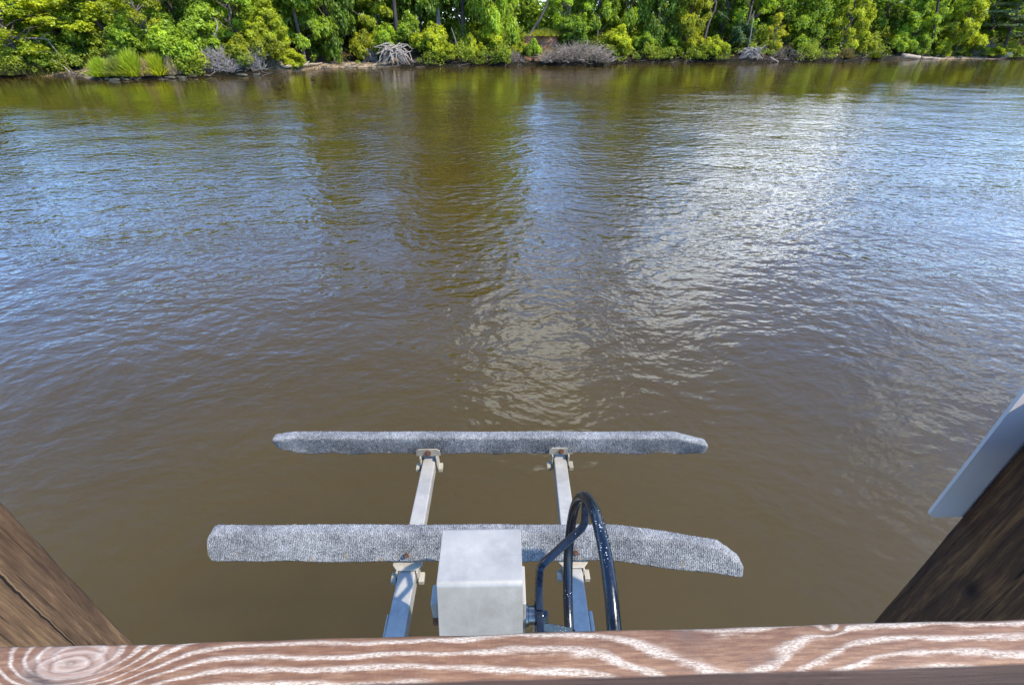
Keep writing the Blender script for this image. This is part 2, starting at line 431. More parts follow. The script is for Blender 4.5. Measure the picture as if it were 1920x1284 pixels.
_q = P(75, 1150, 1.0); _k = -0.965 / _q.x
CRACK = (_q.y * _k, CAMZ - 1.25, CAMZ - 0.55)
M = dict(
    leaf=mat_foliage(),
    bark=mat_bark('grey_brown_bark', (0.035, 0.026, 0.020), (0.15, 0.115, 0.09)),
    dark_bark=mat_bark('dark_bark', (0.012, 0.010, 0.009), (0.055, 0.045, 0.038)),
    pale_bark=mat_bark('pale_bark', (0.08, 0.065, 0.052), (0.22, 0.185, 0.15)),
    dead=mat_bark('bleached_wood', (0.15, 0.122, 0.098), (0.38, 0.325, 0.275)),
    twig=mat_bark('dry_twig', (0.11, 0.083, 0.058), (0.33, 0.26, 0.20)),
    grey_twig=mat_bark('grey_twig', (0.14, 0.122, 0.108), (0.32, 0.285, 0.26)),
    ground=mat_ground(), water=mat_water(), carpet=mat_carpet(),
    arm=mat_metal('weathered_aluminium', (0.34, 0.315, 0.27), (0.25, 0.235, 0.205), 0.5, 0.25, spots=0.9, stains=0.3),
    bracket=mat_metal('bracket_metal', (0.36, 0.32, 0.245), (0.24, 0.205, 0.145), 0.55, 0.2, stains=0.4),
    cover=mat_metal('galvanised_sheet', (0.35, 0.322, 0.272), (0.272, 0.248, 0.208), 0.42, 0.3, stains=0.22),
    shaft=mat_metal('worn_steel', (0.30, 0.29, 0.27), (0.10, 0.095, 0.085), 0.3, 0.9, stains=0.2),
    black=mat_black_paint(), rust=mat_rust(), rail=mat_rail(),
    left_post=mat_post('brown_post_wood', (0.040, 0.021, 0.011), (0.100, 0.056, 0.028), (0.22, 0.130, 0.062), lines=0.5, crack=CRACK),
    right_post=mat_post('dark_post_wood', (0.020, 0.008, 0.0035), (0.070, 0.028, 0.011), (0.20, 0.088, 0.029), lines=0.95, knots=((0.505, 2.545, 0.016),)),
    panel=mat_plain('white_panel', (0.47, 0.405, 0.36), 0.5, 0.10),
    log=mat_bark('sandy_log', (0.18, 0.13, 0.08), (0.38, 0.30, 0.21)),
    mud=mat_plain('wet_mud', (0.05, 0.042, 0.022), 0.6, 0.5),
    rock=mat_plain('grey_rock', (0.22, 0.20, 0.17), 0.85, 0.4),
)

# ------------------------------------------------------------------ far bank
SHORE_PX = [(-500, 158), (-260, 152), (0, 146.5), (100, 143.5), (150, 144), (165, 151), (215, 152), (330, 148), (400, 144), (490, 143), (512, 141), (530, 135), (570, 131), (640, 128),
            (720, 127.5), (830, 125.5), (905, 123.5), (955, 125), (1000, 123), (1060, 125), (1128, 124.5), (1145, 119.5), (1300, 117.5), (1440, 118.5), (1500, 117),
            (1600, 114.5), (1700, 112), (1800, 112), (1920, 111), (2200, 107), (2600, 102)]
_sh = np.array([tuple(P(a, b, CAMZ))[:2] for a, b in SHORE_PX]); _sh = _sh[np.argsort(_sh[:, 0])]
def shore_y(x): return float(np.interp(x, _sh[:, 0], _sh[:, 1]))
def px_place(px, off):
    """ground x, y off metres behind the waterline in photo column px"""
    y = 55.0
    for _ in range(12):
        x = az_x(px, y); y = 0.5 * y + 0.5 * (shore_y(x) + off)
    return az_x(px, y), y
def px_of(x, y):
    return np.interp(x / y, _ratio, _pxs)
_pxs = np.linspace(-600, 2700, 200); _ratio = np.array([az_x(p, 1.0) for p in _pxs])

def smooth(a, b, t):
    t = np.clip((t - a) / (b - a), 0, 1); return t * t * (3 - 2 * t)
def window(px, a, b, s=15): return smooth(a - s, a + s, px) * (1 - smooth(b - s, b + s, px))
def hash_noise(x, y, s):
    return (np.sin(x * 1.7 * s + 3.1 * np.sin(y * 1.3 * s)) + np.sin(y * 2.3 * s + 2.0 * np.sin(x * 0.9 * s + 1.0)) + np.sin((x + y) * 3.7 * s)) / 3
def ground_z(x, y, v):
    px = np.interp(x / np.maximum(y, 1), _ratio, _pxs)
    beach = window(px, 520, 735) + window(px, 1700, 1890) + window(px, 30, 150)
    beach = np.clip(beach, 0, 1)
    clay = window(px, 985, 1045, 8)
    z = np.where(v < 0, v * 0.3, 0)
    lip = 0.30 * smooth(0, 0.5, v)
    zb = lip * (1 - beach) + beach * 0.28 * smooth(0, 3.5, v)
    rise = smooth(1.2, 5.5, v) * (1 - beach) + beach * smooth(4.2, 8.5, v)
    zb = zb + 1.7 * rise * (1 - clay) + clay * 2.25 * smooth(2.6, 3.5, v)
    z = np.where(v >= 0, zb, z)
    z = z + clay * np.where(v > 2, 1, 0) * 0.22 * hash_noise(x, y, 4.7)
    z = z + np.where(v > 0.3, 0.10 * hash_noise(x, y, 1.1) + 0.05 * hash_noise(x, y, 3.3), 0.02 * hash_noise(x, y, 2.0)) * np.clip(np.abs(v), 0, 1)
    return z

def build_ground():
    xs = np.concatenate([[-2500, -900, -300], np.linspace(-130, 140, 541), [320, 900, 2500]])
    vs = np.concatenate([np.linspace(-5, -0.4, 6), np.arange(-0.2, 10, 0.25), np.arange(10.5, 34, 1.5), [60, 150, 500, 1500, 3500]])
    X, Vv = np.meshgrid(xs, vs, indexing='ij')
    SY = np.array([shore_y(np.clip(x, -130, 140)) for x in xs])[:, None]
    Y = SY + Vv
    Z = ground_z(X, Y, Vv)
    px = np.interp(X / np.maximum(Y, 1), _ratio, _pxs)
    sand = np.clip((window(px, 515, 735) * (1 - smooth(2.5, 6, Vv)) + window(px, 1690, 1890) * (1 - smooth(1.2, 3, Vv)) + window(px, 30, 155) * 0.8 * (1 - smooth(2, 5, Vv)) + 0.15 * (1 - smooth(0.3, 1.4, Vv))), 0, 1)
    clay = window(px, 985, 1045, 8) * smooth(1.0, 2.6, Vv) * (1 - smooth(4.0, 5.5, Vv))
    bch = np.clip(window(px, 520, 735) + window(px, 1700, 1890) + window(px, 30, 150), 0, 1)
    wet_shade = (1 - smooth(0.1, 0.5, Vv)) * 0.75 * bch + (1 - smooth(0.8, 2.2, Vv)) * (1 - bch)  # beaches: damp edge; steep bank: undercut shade painted dark
    nx, nv = X.shape
    idx = np.arange(nx * nv).reshape(nx, nv)
    Fc = np.stack([idx[:-1, :-1], idx[1:, :-1], idx[1:, 1:], idx[:-1, 1:]], -1).reshape(-1, 4)
    o = mesh_np('river_bank', np.stack([X, Y, Z], -1).reshape(-1, 3), Fc, M['ground'], None,
                dict(sand=sand.ravel(), clay=clay.ravel(), wet_shade=wet_shade.ravel()), True)
    tag(o, kind='structure')
build_ground()

wv = 3000.0
w = mesh_np('river_water', [(-wv, -300, 0), (wv, -300, 0), (wv, 160, 0), (-wv, 160, 0)], [(0, 1, 2, 3)], M['water'])
tag(w, kind='structure')
bed = mesh_np('river_bed', [(-wv, -300, -1.6), (wv, -300, -1.6), (wv, 200, -1.6), (-wv, 200, -1.6)], [(0, 1, 2, 3)], M['ground'], None, dict(sand=[0] * 4, clay=[0] * 4, wet_shade=[1] * 4))
tag(bed, kind='structure')

def gz(x, y):
    return float(ground_z(np.array(x), np.array(y), np.array(y - shore_y(x))))

# ------------------------------------------------------------------ foliage
def leaf_quads(C, size, nrm, rg, aspect=1.7, tone=None):
    """rhombic leaves at points C facing roughly nrm"""
    n = len(C)
    nrm = nrm / (np.linalg.norm(nrm, axis=1, keepdims=True) + 1e-9)
    a = rg.normal(size=(n, 3)); a -= nrm * (a * nrm).sum(1, keepdims=True); a /= np.linalg.norm(a, axis=1, keepdims=True) + 1e-9
    b = np.cross(nrm, a)
    s = size * rg.uniform(0.65, 1.25, size=(n, 1))
    L = a * s * 0.5 * aspect; W = b * s * 0.5
    curl = nrm * s * 0.18
    V = np.stack([C - L - curl, C - W * 0.9 + curl * 0.6, C + L - curl, C + W + curl * 0.6], 1).reshape(-1, 3)
    Fc = np.arange(4 * n).reshape(n, 4)
    return V, Fc, np.repeat(tone, 4)

def crown_mesh(name, boughs, rg, clump_r=0.42, per_clump=30, clumps_per_m2=3.0, leaf=0.2, flat=0.75, droop=0.0):
    """boughs: (centre, radius xyz).  Clumps of leaves sit on the skin of each bough, fewer inside."""
    Vs, Fs, Ts = [], [], []; off = 0
    for c, r in boughs:
        c = np.array(c, float); r = np.array(r, float)
        area = 4 * math.pi * ((r[0] * r[1]) ** 1.6 / 3 + (r[0] * r[2]) ** 1.6 / 3 + (r[1] * r[2]) ** 1.6 / 3) ** (1 / 1.6)
        k = max(5, int(area * clumps_per_m2))
        d = rg.normal(size=(k, 3)); d /= np.linalg.norm(d, axis=1, keepdims=True)
        d[:, 2] = np.where(d[:, 2] < -0.35, -d[:, 2], d[:, 2])
        rad = rg.uniform(0.35, 1.0, size=(k, 1)) ** 0.6 * rg.choice([0.9, 1.0, 1.12, 1.4], size=(k, 1), p=[0.3, 0.35, 0.25, 0.10])
        cc = c + d * r * rad
        bt = rg.uniform(0.15, 0.85)
        for i in range(k):
            m = max(6, int(per_clump * rg.uniform(0.6, 1.3)))
            cr = clump_r * rg.choice([0.55, 0.8, 1.1, 1.5])
            e = rg.normal(size=(m, 3)); e /= np.linalg.norm(e, axis=1, keepdims=True)
            e *= rg.uniform(0.25, 1.0, size=(m, 1)) ** 0.6
            pos = cc[i] + e * cr * np.array([1, 1, flat]); pos[:, 2] -= droop * (e[:, 0] ** 2 + e[:, 1] ** 2) * cr
            nr = e * 0.7 + d[i] * 0.5 + np.array([0, 0, 0.55]) + rg.normal(size=(m, 3)) * 0.55
            tone = np.clip(bt + rg.normal() * 0.16 + rg.normal(size=m) * 0.10, 0, 1)
            V, Fc, T = leaf_quads(pos, leaf, nr, rg, tone=tone)
            Vs.append(V); Fs.append(Fc + off); Ts.append(T); off += len(V)
    return np.concatenate(Vs), np.concatenate(Fs), np.concatenate(Ts)

def mesh_data(name, V, Fc, mat, tone=None, smooth=False):
    o = mesh_np(name, V, Fc, mat, None, dict(tone=tone) if tone is not None else None, smooth)
    me = o.data; bpy.data.objects.remove(o); return me

def limb_pts(a, b, rg, wob=0.12, n=5):
    a = np.array(a, float); b = np.array(b, float); L = np.linalg.norm(b - a)
    out = []
    for i in range(n):
        t = i / (n - 1)
        p = a + (b - a) * t + rg.normal(size=3) * wob * L * 0.25 * math.sin(math.pi * t)
        p[2] += 0.10 * L * math.sin(math.pi * t) * 0.4
        out.append(tuple(p))
    return out

# prototypes are unit-less sizes in metres: height about 8 m broadleaf, 10 m pine
def proto_broad(seed, low=0.12, spread=2.6, H=8.0, nb=30, leaf=0.125, per=46, cl=3.5, clump=0.36):
    rg = np.random.default_rng(seed)
    boughs = []; T = Tubes()
    lean = rg.normal(size=2) * 0.35
    top = np.array([lean[0], lean[1], H * 0.82])
    T.add(limb_pts((0, 0, -0.4), top, rg, 0.10, 7), [0.17, 0.155, 0.14, 0.115, 0.09, 0.06, 0.03], 7)
    for i in range(nb):
        t = (i + 0.5) / nb
        z = H * (low + (0.90 - low) * t)
        ang = i * 2.39996 + rg.normal() * 0.35
        prof = math.sin(math.pi * min(1, 0.22 + 0.80 * t)) ** 0.8
        rr = spread * prof * rg.uniform(0.35, 1.08)
        c = (math.cos(ang) * rr + lean[0] * t, math.sin(ang) * rr + lean[1] * t, z)
        s = rg.uniform(0.55, 1.25) * spread * 0.30
        boughs.append((c, (s * rg.uniform(0.8, 1.4), s * rg.uniform(0.8, 1.4), s * rg.uniform(0.5, 0.95))))
        zb = max(0.3, z - rr * 0.55)
        T.add(limb_pts((lean[0] * zb / H, lean[1] * zb / H, zb), c, rg, 0.2), [0.06, 0.047, 0.035, 0.024, 0.012], 5)
        for q in range(2):
            e = np.array(c) + rg.normal(size=3) * s * 0.7
            T.add(limb_pts(c, e, rg, 0.2, 3), [0.025, 0.016, 0.006], 4)
    boughs.append(((lean[0], lean[1], H * 0.92), (spread * 0.4, spread * 0.4, spread * 0.38)))
    V, Fc, tn = crown_mesh('c', boughs, rg, clump, per, cl, leaf)
    return mesh_data('crown', V, Fc, M['leaf'], tn), (T.V, T.F)

def proto_shrub(seed, nb=16, leaf=0.15, flat=0.8, spike=False):
    """about 2 m tall, 1.3 m radius"""
    rg = np.random.default_rng(seed); boughs = []; T = Tubes()
    for i in range(nb):
        ang = i * 2.4 + rg.normal() * 0.4; rr = rg.uniform(0.1, 0.95)
        z = rg.uniform(0.45, 1.6) * (1.12 - 0.40 * rr)
        c = (math.cos(ang) * rr, math.sin(ang) * rr, z); s = rg.uniform(0.24, 0.52)
        boughs.append((c, (s, s, s * (1.15 if spike else 0.85))))
        T.add(limb_pts((rg.normal() * 0.08, rg.normal() * 0.08, -0.2), c, rg, 0.2), [0.035, 0.028, 0.02, 0.013, 0.006], 5)
    V, Fc, tn = crown_mesh('c', boughs, rg, 0.19, 38, 11.0, leaf * 0.6, flat)
    return mesh_data('crown', V, Fc, M['leaf'], tn), (T.V, T.F)

def proto_pine(seed, H=12.0, first=0.45, spread=2.0, whorls=9, tuft=0.5, leaf=0.2, trunk=0.17, lean=0.0):
    """straight trunk, separate horizontal boughs carrying tufts"""
    rg = np.random.default_rng(seed); boughs = []; T = Tubes()
    T.add(limb_pts((0, 0, -0.4), (lean, 0, H), rg, 0.03, 8), np.linspace(trunk, 0.03, 8), 8)
    for i in range(whorls):
        t = i / (whorls - 1)
        z = H * (first + (1.0 - first) * t)
        for j in range(4):
            ang = rg.uniform(0, 6.28); L = spread * (1.05 - 0.75 * t) * rg.uniform(0.45, 1.1)
            c = (lean * z / H + math.cos(ang) * L, math.sin(ang) * L, z + rg.normal() * 0.3)
            s = tuft * rg.uniform(0.8, 1.5)
            boughs.append((c, (s * 1.35, s * 1.35, s * 0.7)))
            T.add(limb_pts((lean * z / H, 0, z - 0.25), c, rg, 0.12, 4), [0.045, 0.035, 0.022, 0.01], 5)
    V, Fc, tn = crown_mesh('c', boughs, rg, 0.30, 44, 4.4, leaf * 0.6, 0.7)
    return mesh_data('crown', V, Fc, M['leaf'], tn), (T.V, T.F)

def proto_cedar(seed, H=8.0):
    """open crown of flat layered sprays"""
    rg = np.random.default_rng(seed); boughs = []; T = Tubes()
    T.add(limb_pts((0, 0, -0.4), (0.3, 0, H * 0.95), rg, 0.12, 7), [0.2, 0.18, 0.15, 0.12, 0.09, 0.06, 0.03], 7)
    for i in range(22):
        t = rg.uniform(0.12, 1.0); z = H * t
        ang = rg.uniform(0, 6.28); L = 3.1 * (1.08 - 0.6 * t) * rg.uniform(0.5, 1.0)
        c = (math.cos(ang) * L, math.sin(ang) * L, z + 0.2)
        boughs.append((c, (1.1, 1.1, 0.22)))
        T.add(limb_pts((0.3 * t, 0, z - 0.4), c, rg, 0.25), [0.075, 0.055, 0.04, 0.025, 0.01], 5)
    V, Fc, tn = crown_mesh('c', boughs, rg, 0.34, 36, 4.0, 0.125, 0.35)
    return mesh_data('crown', V, Fc, M['leaf'], tn), (T.V, T.F)

def tube_mesh(tf, mat, name='trunk'):
    return mesh_data(name, tf[0], tf[1], mat, smooth=True)

PROTO = {
    'broad': [proto_broad(s) for s in (1, 2, 3, 4)],
    'skirt': [proto_broad(s, low=0.03, spread=2.7, H=7.0, nb=32) for s in (21, 22, 23)],
    'airy': [proto_broad(s, low=0.10, spread=2.6, H=8.0, nb=22, leaf=0.13, per=34, cl=1.9, clump=0.40) for s in (31, 32)],
    'shrub': [proto_shrub(s) for s in (41, 42, 43)],
    'spike': [proto_shrub(s, 15, 0.15, 1.1, True) for s in (51, 52)],
    'pine': [proto_pine(s) for s in (61, 62)],
    'lowpine': [proto_pine(s, H=8.0, first=0.12, spread=2.0, whorls=10) for s in (71, 72)],
    'cedar': [proto_cedar(81)],
}
_trunk_cache = {}
def plant(kind, var, name, px, off, H, Rr, color, label, cat='tree', bark='bark', group=None, rz=None, lean=None, dz=0.0):
    me, tf = PROTO[kind][var % len(PROTO[kind])]
    baseH = {'broad': 8.0, 'skirt': 7.0, 'airy': 8.0, 'shrub': 2.0, 'spike': 2.1, 'pine': 12.3, 'lowpine': 8.3, 'cedar': 8.2}[kind]
    baseR = {'broad': 3.3, 'skirt': 3.4, 'airy': 3.2, 'shrub': 1.35, 'spike': 1.35, 'pine': 2.5, 'lowpine': 2.5, 'cedar': 3.6}[kind]
    key = (kind, var % len(PROTO[kind]), bark)
    if key not in _trunk_cache: _trunk_cache[key] = tube_mesh(tf, M[bark])
    x, y = px_place(px, off)
    o = empty(name, (x, y, gz(x, y) + dz), label, cat, group, rnd.uniform(0, 6.28) if rz is None else rz, (Rr / baseR, Rr / baseR, H / baseH))
    if lean: o.rotation_euler.y = lean
    t = link(bpy.data.objects.new('trunk' if cat == 'tree' else 'stem', _trunk_cache[key]), o)
    c = link(bpy.data.objects.new('crown' if cat == 'tree' else 'foliage', me), o)
    c.color = (*color, 1)
    return o

YG = (0.350, 0.400, 0.026); FRESH = (0.265, 0.370, 0.030); MID = (0.210, 0.300, 0.026); DARK = (0.145, 0.225, 0.024)
OLIVE = (0.275, 0.300, 0.022); GOLD = (0.37, 0.370, 0.028); GREY = (0.200, 0.240, 0.100); BLUE = (0.08, 0.13, 0.05)

# -- trees one can tell apart, left to right: kind, variant, name, column, metres behind the waterline, height, crown radius ...
TREES = [
 ('broad', 0, 'broadleaf_tree', -110, 5.0, 10, 4.2, MID, 'mid green tree cut by the left edge of the photo behind the reed patch'),
 ('airy', 0, 'broadleaf_tree', 30, 3.6, 9.0, 4.4, YG, 'sprawling yellow-green tree with bare grey limbs over the dark hollow at the far left'),
 ('broad', 1, 'broadleaf_tree', 118, 8.0, 9.5, 3.8, MID, 'darker green tree between the sprawling yellow tree and the big sunny tree on the left'),
 ('broad', 2, 'broadleaf_tree', 205, 6.0, 10.0, 3.7, YG, 'big sunny yellow-green tree above the marsh grass clumps'),
 ('airy', 1, 'broadleaf_tree', 285, 5.0, 9.5, 2.5, OLIVE, 'narrow olive tree standing right of the big sunny tree'),
 ('broad', 3, 'broadleaf_tree', 345, 9.0, 10.5, 3.6, DARK, 'dark green tree in the shaded hollow left of the grey dead branch'),
 ('skirt', 0, 'broadleaf_tree', 448, 5.0, 10.0, 3.6, FRESH, 'tall fresh green tree right of the grey dead branch'),
 ('skirt', 1, 'broadleaf_tree', 505, 3.4, 5.6, 2.1, YG, 'rounded yellow-green small tree above the left end of the sandy beach'),
 ('lowpine', 0, 'pine_tree', 566, 7.5, 14.5, 2.8, MID, 'bushy green pine behind the sandy beach, left of the leafy dark tree'),
 ('skirt', 2, 'broadleaf_tree', 622, 5.6, 13.5, 2.9, DARK, 'leafy dark green tree hanging over the middle of the beach'),
 ('lowpine', 1, 'pine_tree', 662, 9.0, 9.5, 2.0, OLIVE, 'thin yellowish pine just left of the strip of bare sky'),
 ('lowpine', 0, 'pine_tree', 712, 6.6, 9.5, 1.7, YG, 'slender yellow-green young pine up behind the bleached stump'),
 ('pine', 0, 'pine_tree', 748, 5.2, 21.0, 3.3, OLIVE, 'tall pine with a straight dark trunk above the bleached stump', 'dark_bark'),
 ('lowpine', 1, 'pine_tree', 792, 10.0, 19.0, 3.6, DARK, 'dark blue-green pine between the straight dark trunk and the pale trunk'),
 ('pine', 1, 'pine_tree', 826, 6.5, 22.0, 3.8, MID, 'tall pine with a thin pale trunk showing under its tufts', 'pale_bark'),
 ('broad', 1, 'broadleaf_tree', 868, 8.0, 20.0, 4.0, DARK, 'tall dark tree behind the bare leaning stem'),
 ('skirt', 1, 'broadleaf_tree', 930, 4.6, 18.5, 3.3, FRESH, 'large bright leafy tree left of the bare clay bank'),
 ('airy', 0, 'broadleaf_tree', 1062, 7.0, 7.0, 2.7, FRESH, 'thin pale green tree with sky showing through above the brush pile'),
 ('broad', 3, 'broadleaf_tree', 1118, 7.5, 11.5, 3.0, MID, 'green tree right of the thin see-through tree'),
 ('skirt', 0, 'broadleaf_tree', 1172, 6.5, 15.0, 3.2, MID, 'full green tree above the bright bush that leans over the water'),
 ('skirt', 2, 'broadleaf_tree', 1230, 5.0, 15.0, 2.9, DARK, 'dense dark leafy tree reaching from bank to frame top right of the bright leaning bush'),
 ('skirt', 1, 'broadleaf_tree', 1285, 4.0, 8.2, 2.7, OLIVE, 'yellowish olive tree just left of the forked dark trunk'),
 ('broad', 2, 'broadleaf_tree', 1352, 9.0, 11.5, 3.3, DARK, 'dark tree behind the forked dark trunk'),
 ('airy', 1, 'broadleaf_tree', 1393, 6.5, 10.5, 2.8, FRESH, 'loose green tree with a golden spray left of the thin pale stem'),
 ('broad', 0, 'broadleaf_tree', 1450, 8.0, 11.0, 3.5, MID, 'broad green tree behind the bright yellow sapling'),
 ('skirt', 2, 'broadleaf_tree', 1512, 6.0, 10.0, 3.1, MID, 'mid green tree over the dark root tangle left of the bright columnar tree'),
 ('skirt', 0, 'broadleaf_tree', 1578, 4.2, 9.0, 2.5, YG, 'bright yellow-green columnar tree right of the root tangle'),
 ('broad', 3, 'broadleaf_tree', 1640, 8.0, 8.5, 3.4, DARK, 'dark green tree between the bright columnar tree and the beach log'),
 ('skirt', 1, 'broadleaf_tree', 1705, 5.4, 8.6, 3.0, FRESH, 'fresh green tree above the left end of the beach log'),
 ('broad', 1, 'broadleaf_tree', 1748, 8.5, 8.0, 3.0, MID, 'green tree behind the black leaning trunk'),
 ('skirt', 2, 'broadleaf_tree', 1792, 4.2, 8.4, 2.6, YG, 'yellow-green tree just right of the black leaning trunk'),
 ('broad', 2, 'broadleaf_tree', 1842, 9.0, 8.8, 3.4, DARK, 'dark tree in the gap left of the layered grey-green cedar'),
 ('cedar', 0, 'cedar_tree', 1882, 4.0, 8.8, 4.2, GREY, 'grey-green cedar with flat layered boughs and bluish bare branches'),
 ('broad', 0, 'broadleaf_tree', 1975, 6.0, 9.0, 4.0, MID, 'green tree cut by the right edge of the photo beyond the cedar'),
]
for t in TREES:
    kind, var, name, px, off, H, Rr, colr, label = t[:9]
    plant(kind, var, name, px, off * 0.82 - (0.8 if px > 1180 else 0.0), H * (0.74 if px < 520 else 0.86 if px > 1300 else 1.0), Rr, colr, label, 'tree', t[9] if len(t) > 9 else 'bark', 'trees along the far bank')

SHRUBS = [
 ('shrub', 0, 60, 2.6, 2.6, 2.2, DARK, 'dark shrub in the hollow behind the reed patch'),
 ('shrub', 1, 140, 3.6, 3.2, 2.0, DARK, 'dark green shrub behind the slanting bare pole'),
 ('shrub', 2, 246, 3.4, 2.8, 1.8, MID, 'mid green shrub behind the tallest marsh grass clump'),
 ('shrub', 0, 330, 2.4, 3.2, 2.1, FRESH, 'fresh green shrub right of the marsh grass clumps'),
 ('shrub', 1, 382, 3.0, 3.6, 2.0, FRESH, 'light green rounded shrub above the grey dead shrub'),
 ('shrub', 2, 352, 1.2, 1.7, 1.3, YG, 'low yellow-green shrub at the waterline left of the grey dead shrub'),
 ('spike', 0, 448, 1.6, 2.5, 1.4, OLIVE, 'olive shrub right of the grey dead shrub'),
 ('spike', 1, 497, 1.2, 2.6, 1.5, OLIVE, 'upright olive-yellow shrub on the point at the beach end'),
 ('shrub', 1, 545, 3.0, 1.6, 1.3, YG, 'small pale yellow shrub at the back of the sand beside the olive shrubs'),
 ('shrub', 2, 600, 4.4, 2.8, 1.8, DARK, 'dark green shrub at the back of the sandy beach'),
 ('shrub', 0, 690, 4.0, 3.0, 1.7, OLIVE, 'golden olive shrub left of the bleached stump'),
 ('shrub', 1, 728, 3.6, 3.2, 1.7, FRESH, 'bright green shrub right behind the bleached stump'),
 ('shrub', 2, 770, 4.2, 2.9, 1.6, MID, 'green shrub at the foot of the straight dark trunk'),
 ('shrub', 0, 808, 2.4, 3.2, 1.9, YG, 'spreading yellow-green bush between the bleached stump and the leaning stem'),
 ('shrub', 1, 838, 1.0, 1.6, 1.3, YG, 'low bright yellow bush drooping to the waterline left of the leaning stem'),
 ('spike', 0, 884, 1.4, 2.4, 1.0, YG, 'slender yellow-green bush right of the leaning stem'),
 ('shrub', 2, 922, 2.6, 2.8, 1.9, YG, 'sunny bush under the large bright leafy tree'),
 ('shrub', 0, 975, 2.0, 1.6, 1.1, OLIVE, 'straw and olive bush left of the clay bank'),
 ('spike', 1, 1000, 0.8, 1.9, 1.0, FRESH, 'round vivid green bush at the waterline below the clay bank'),
 ('shrub', 1, 1072, 3.6, 3.0, 2.0, DARK, 'dark rounded bush behind the brush pile'),
 ('shrub', 2, 1160, 1.6, 3.0, 2.1, YG, 'bright yellow-green bush leaning over the water right of the brush pile'),
 ('shrub', 0, 1205, 2.4, 2.6, 1.6, MID, 'mid green bush between the leaning bright bush and the dense dark tree'),
 ('shrub', 1, 1260, 1.8, 2.2, 1.6, MID, 'green bush below the yellowish olive tree, left of the twin low bushes'),
 ('shrub', 2, 1312, 1.2, 1.9, 1.3, OLIVE, 'olive one of the two low bushes below the forked trunk'),
 ('shrub', 0, 1342, 1.0, 2.2, 1.4, YG, 'sunnier one of the two low bushes below the forked trunk'),
 ('shrub', 1, 1385, 3.4, 2.6, 1.7, BLUE, 'bluish dark shrub in the shade left of the root tangle'),
 ('airy', 0, 1447, 2.8, 3.6, 1.2, GOLD, 'bright yellow sapling above the dark root tangle'),
 ('shrub', 2, 1500, 2.2, 1.9, 1.4, MID, 'green shrub with a yellow side between the root tangle and the grass tussock'),
 ('spike', 0, 1622, 1.4, 2.2, 1.3, OLIVE, 'rounded olive bush left of the beach log'),
 ('shrub', 0, 1690, 1.8, 2.3, 1.4, FRESH, 'pale green bush over the left end of the beach log'),
 ('shrub', 1, 1724, 1.8, 2.6, 1.3, MID, 'green bush beside the foot of the black leaning trunk'),
 ('shrub', 2, 1768, 2.4, 1.9, 1.3, YG, 'yellow-green bush just right of the black leaning trunk foot'),
 ('shrub', 0, 1815, 2.8, 1.8, 1.5, DARK, 'low dark green bush at the back of the right sand strip'),
 ('shrub', 1, 1872, 1.2, 1.3, 1.3, YG, 'low yellow-green tuft bush below the cedar'),
]
for kind, var, px, off, H, Rr, colr, label in SHRUBS:
    plant(kind, var, 'shrub', px, off, H, Rr, colr, label, 'shrub', 'bark', 'shrubs along the far bank')

# -- the wood behind: one mass
def woods():
    rg = np.random.default_rng(5)
    prof = np.array([(-400, 6.8), (0, 6.8), (120, 7), (300, 7.2), (520, 7.6), (545, 13), (670, 14), (678, 7.5), (684, 7.5), (692, 14), (728, 12), (736, 6.5), (742, 6.5), (760, 20), (955, 19.5), (985, 11), (996, 7.0), (1003, 5.6), (1016, 5.4), (1026, 7.0), (1095, 7.4), (1110, 13), (1290, 14), (1340, 9.2), (1480, 8.6), (1590, 8), (1610, 6.5), (1660, 6.5), (1690, 8.0), (1900, 8.5), (2400, 9)])
    Vs, Fs, Ts = [], [], []; off = 0
    n = 14000
    for i in range(n):
        px = rg.uniform(-420, 2350)
        v = 8.5 + 11 * rg.uniform() ** 1.5
        x, y = px_place(px, v)
        h = float(np.interp(px, prof[:, 0], prof[:, 1])) * rg.uniform(0.85, 1.08)
        z = 1.6 + (h - 1.6) * rg.uniform(0, 1) ** 1.6
        if h < 7 and rg.uniform() < 0.35: continue
        m = 42; cr = rg.uniform(0.5, 1.05)
        e = rg.normal(size=(m, 3)); e /= np.linalg.norm(e, axis=1, keepdims=True); e *= rg.uniform(0.3, 1, size=(m, 1)) ** 0.5
        pos = np.array([x, y, z]) + e * cr * np.array([1, 1, 0.7])
        nr = e * 0.7 + np.array([0, -0.2, 0.6]) + rg.normal(size=(m, 3)) * 0.5
        tone = np.clip(rg.uniform(0.2, 0.8) + rg.normal(size=m) * 0.12, 0, 1)
        V, Fc, T = leaf_quads(pos, 0.24, nr, rg, tone=tone)
        Vs.append(V); Fs.append(Fc + off); Ts.append(T); off += len(V)
    o = mesh_np('woods', np.concatenate(Vs), np.concatenate(Fs), M['leaf'], None, dict(tone=np.concatenate(Ts)))
    o.color = (0.215, 0.300, 0.028, 1)
    tag(o, 'dense green wood closing the view behind the trees of the far bank', 'wood', None, 'stuff')
woods()

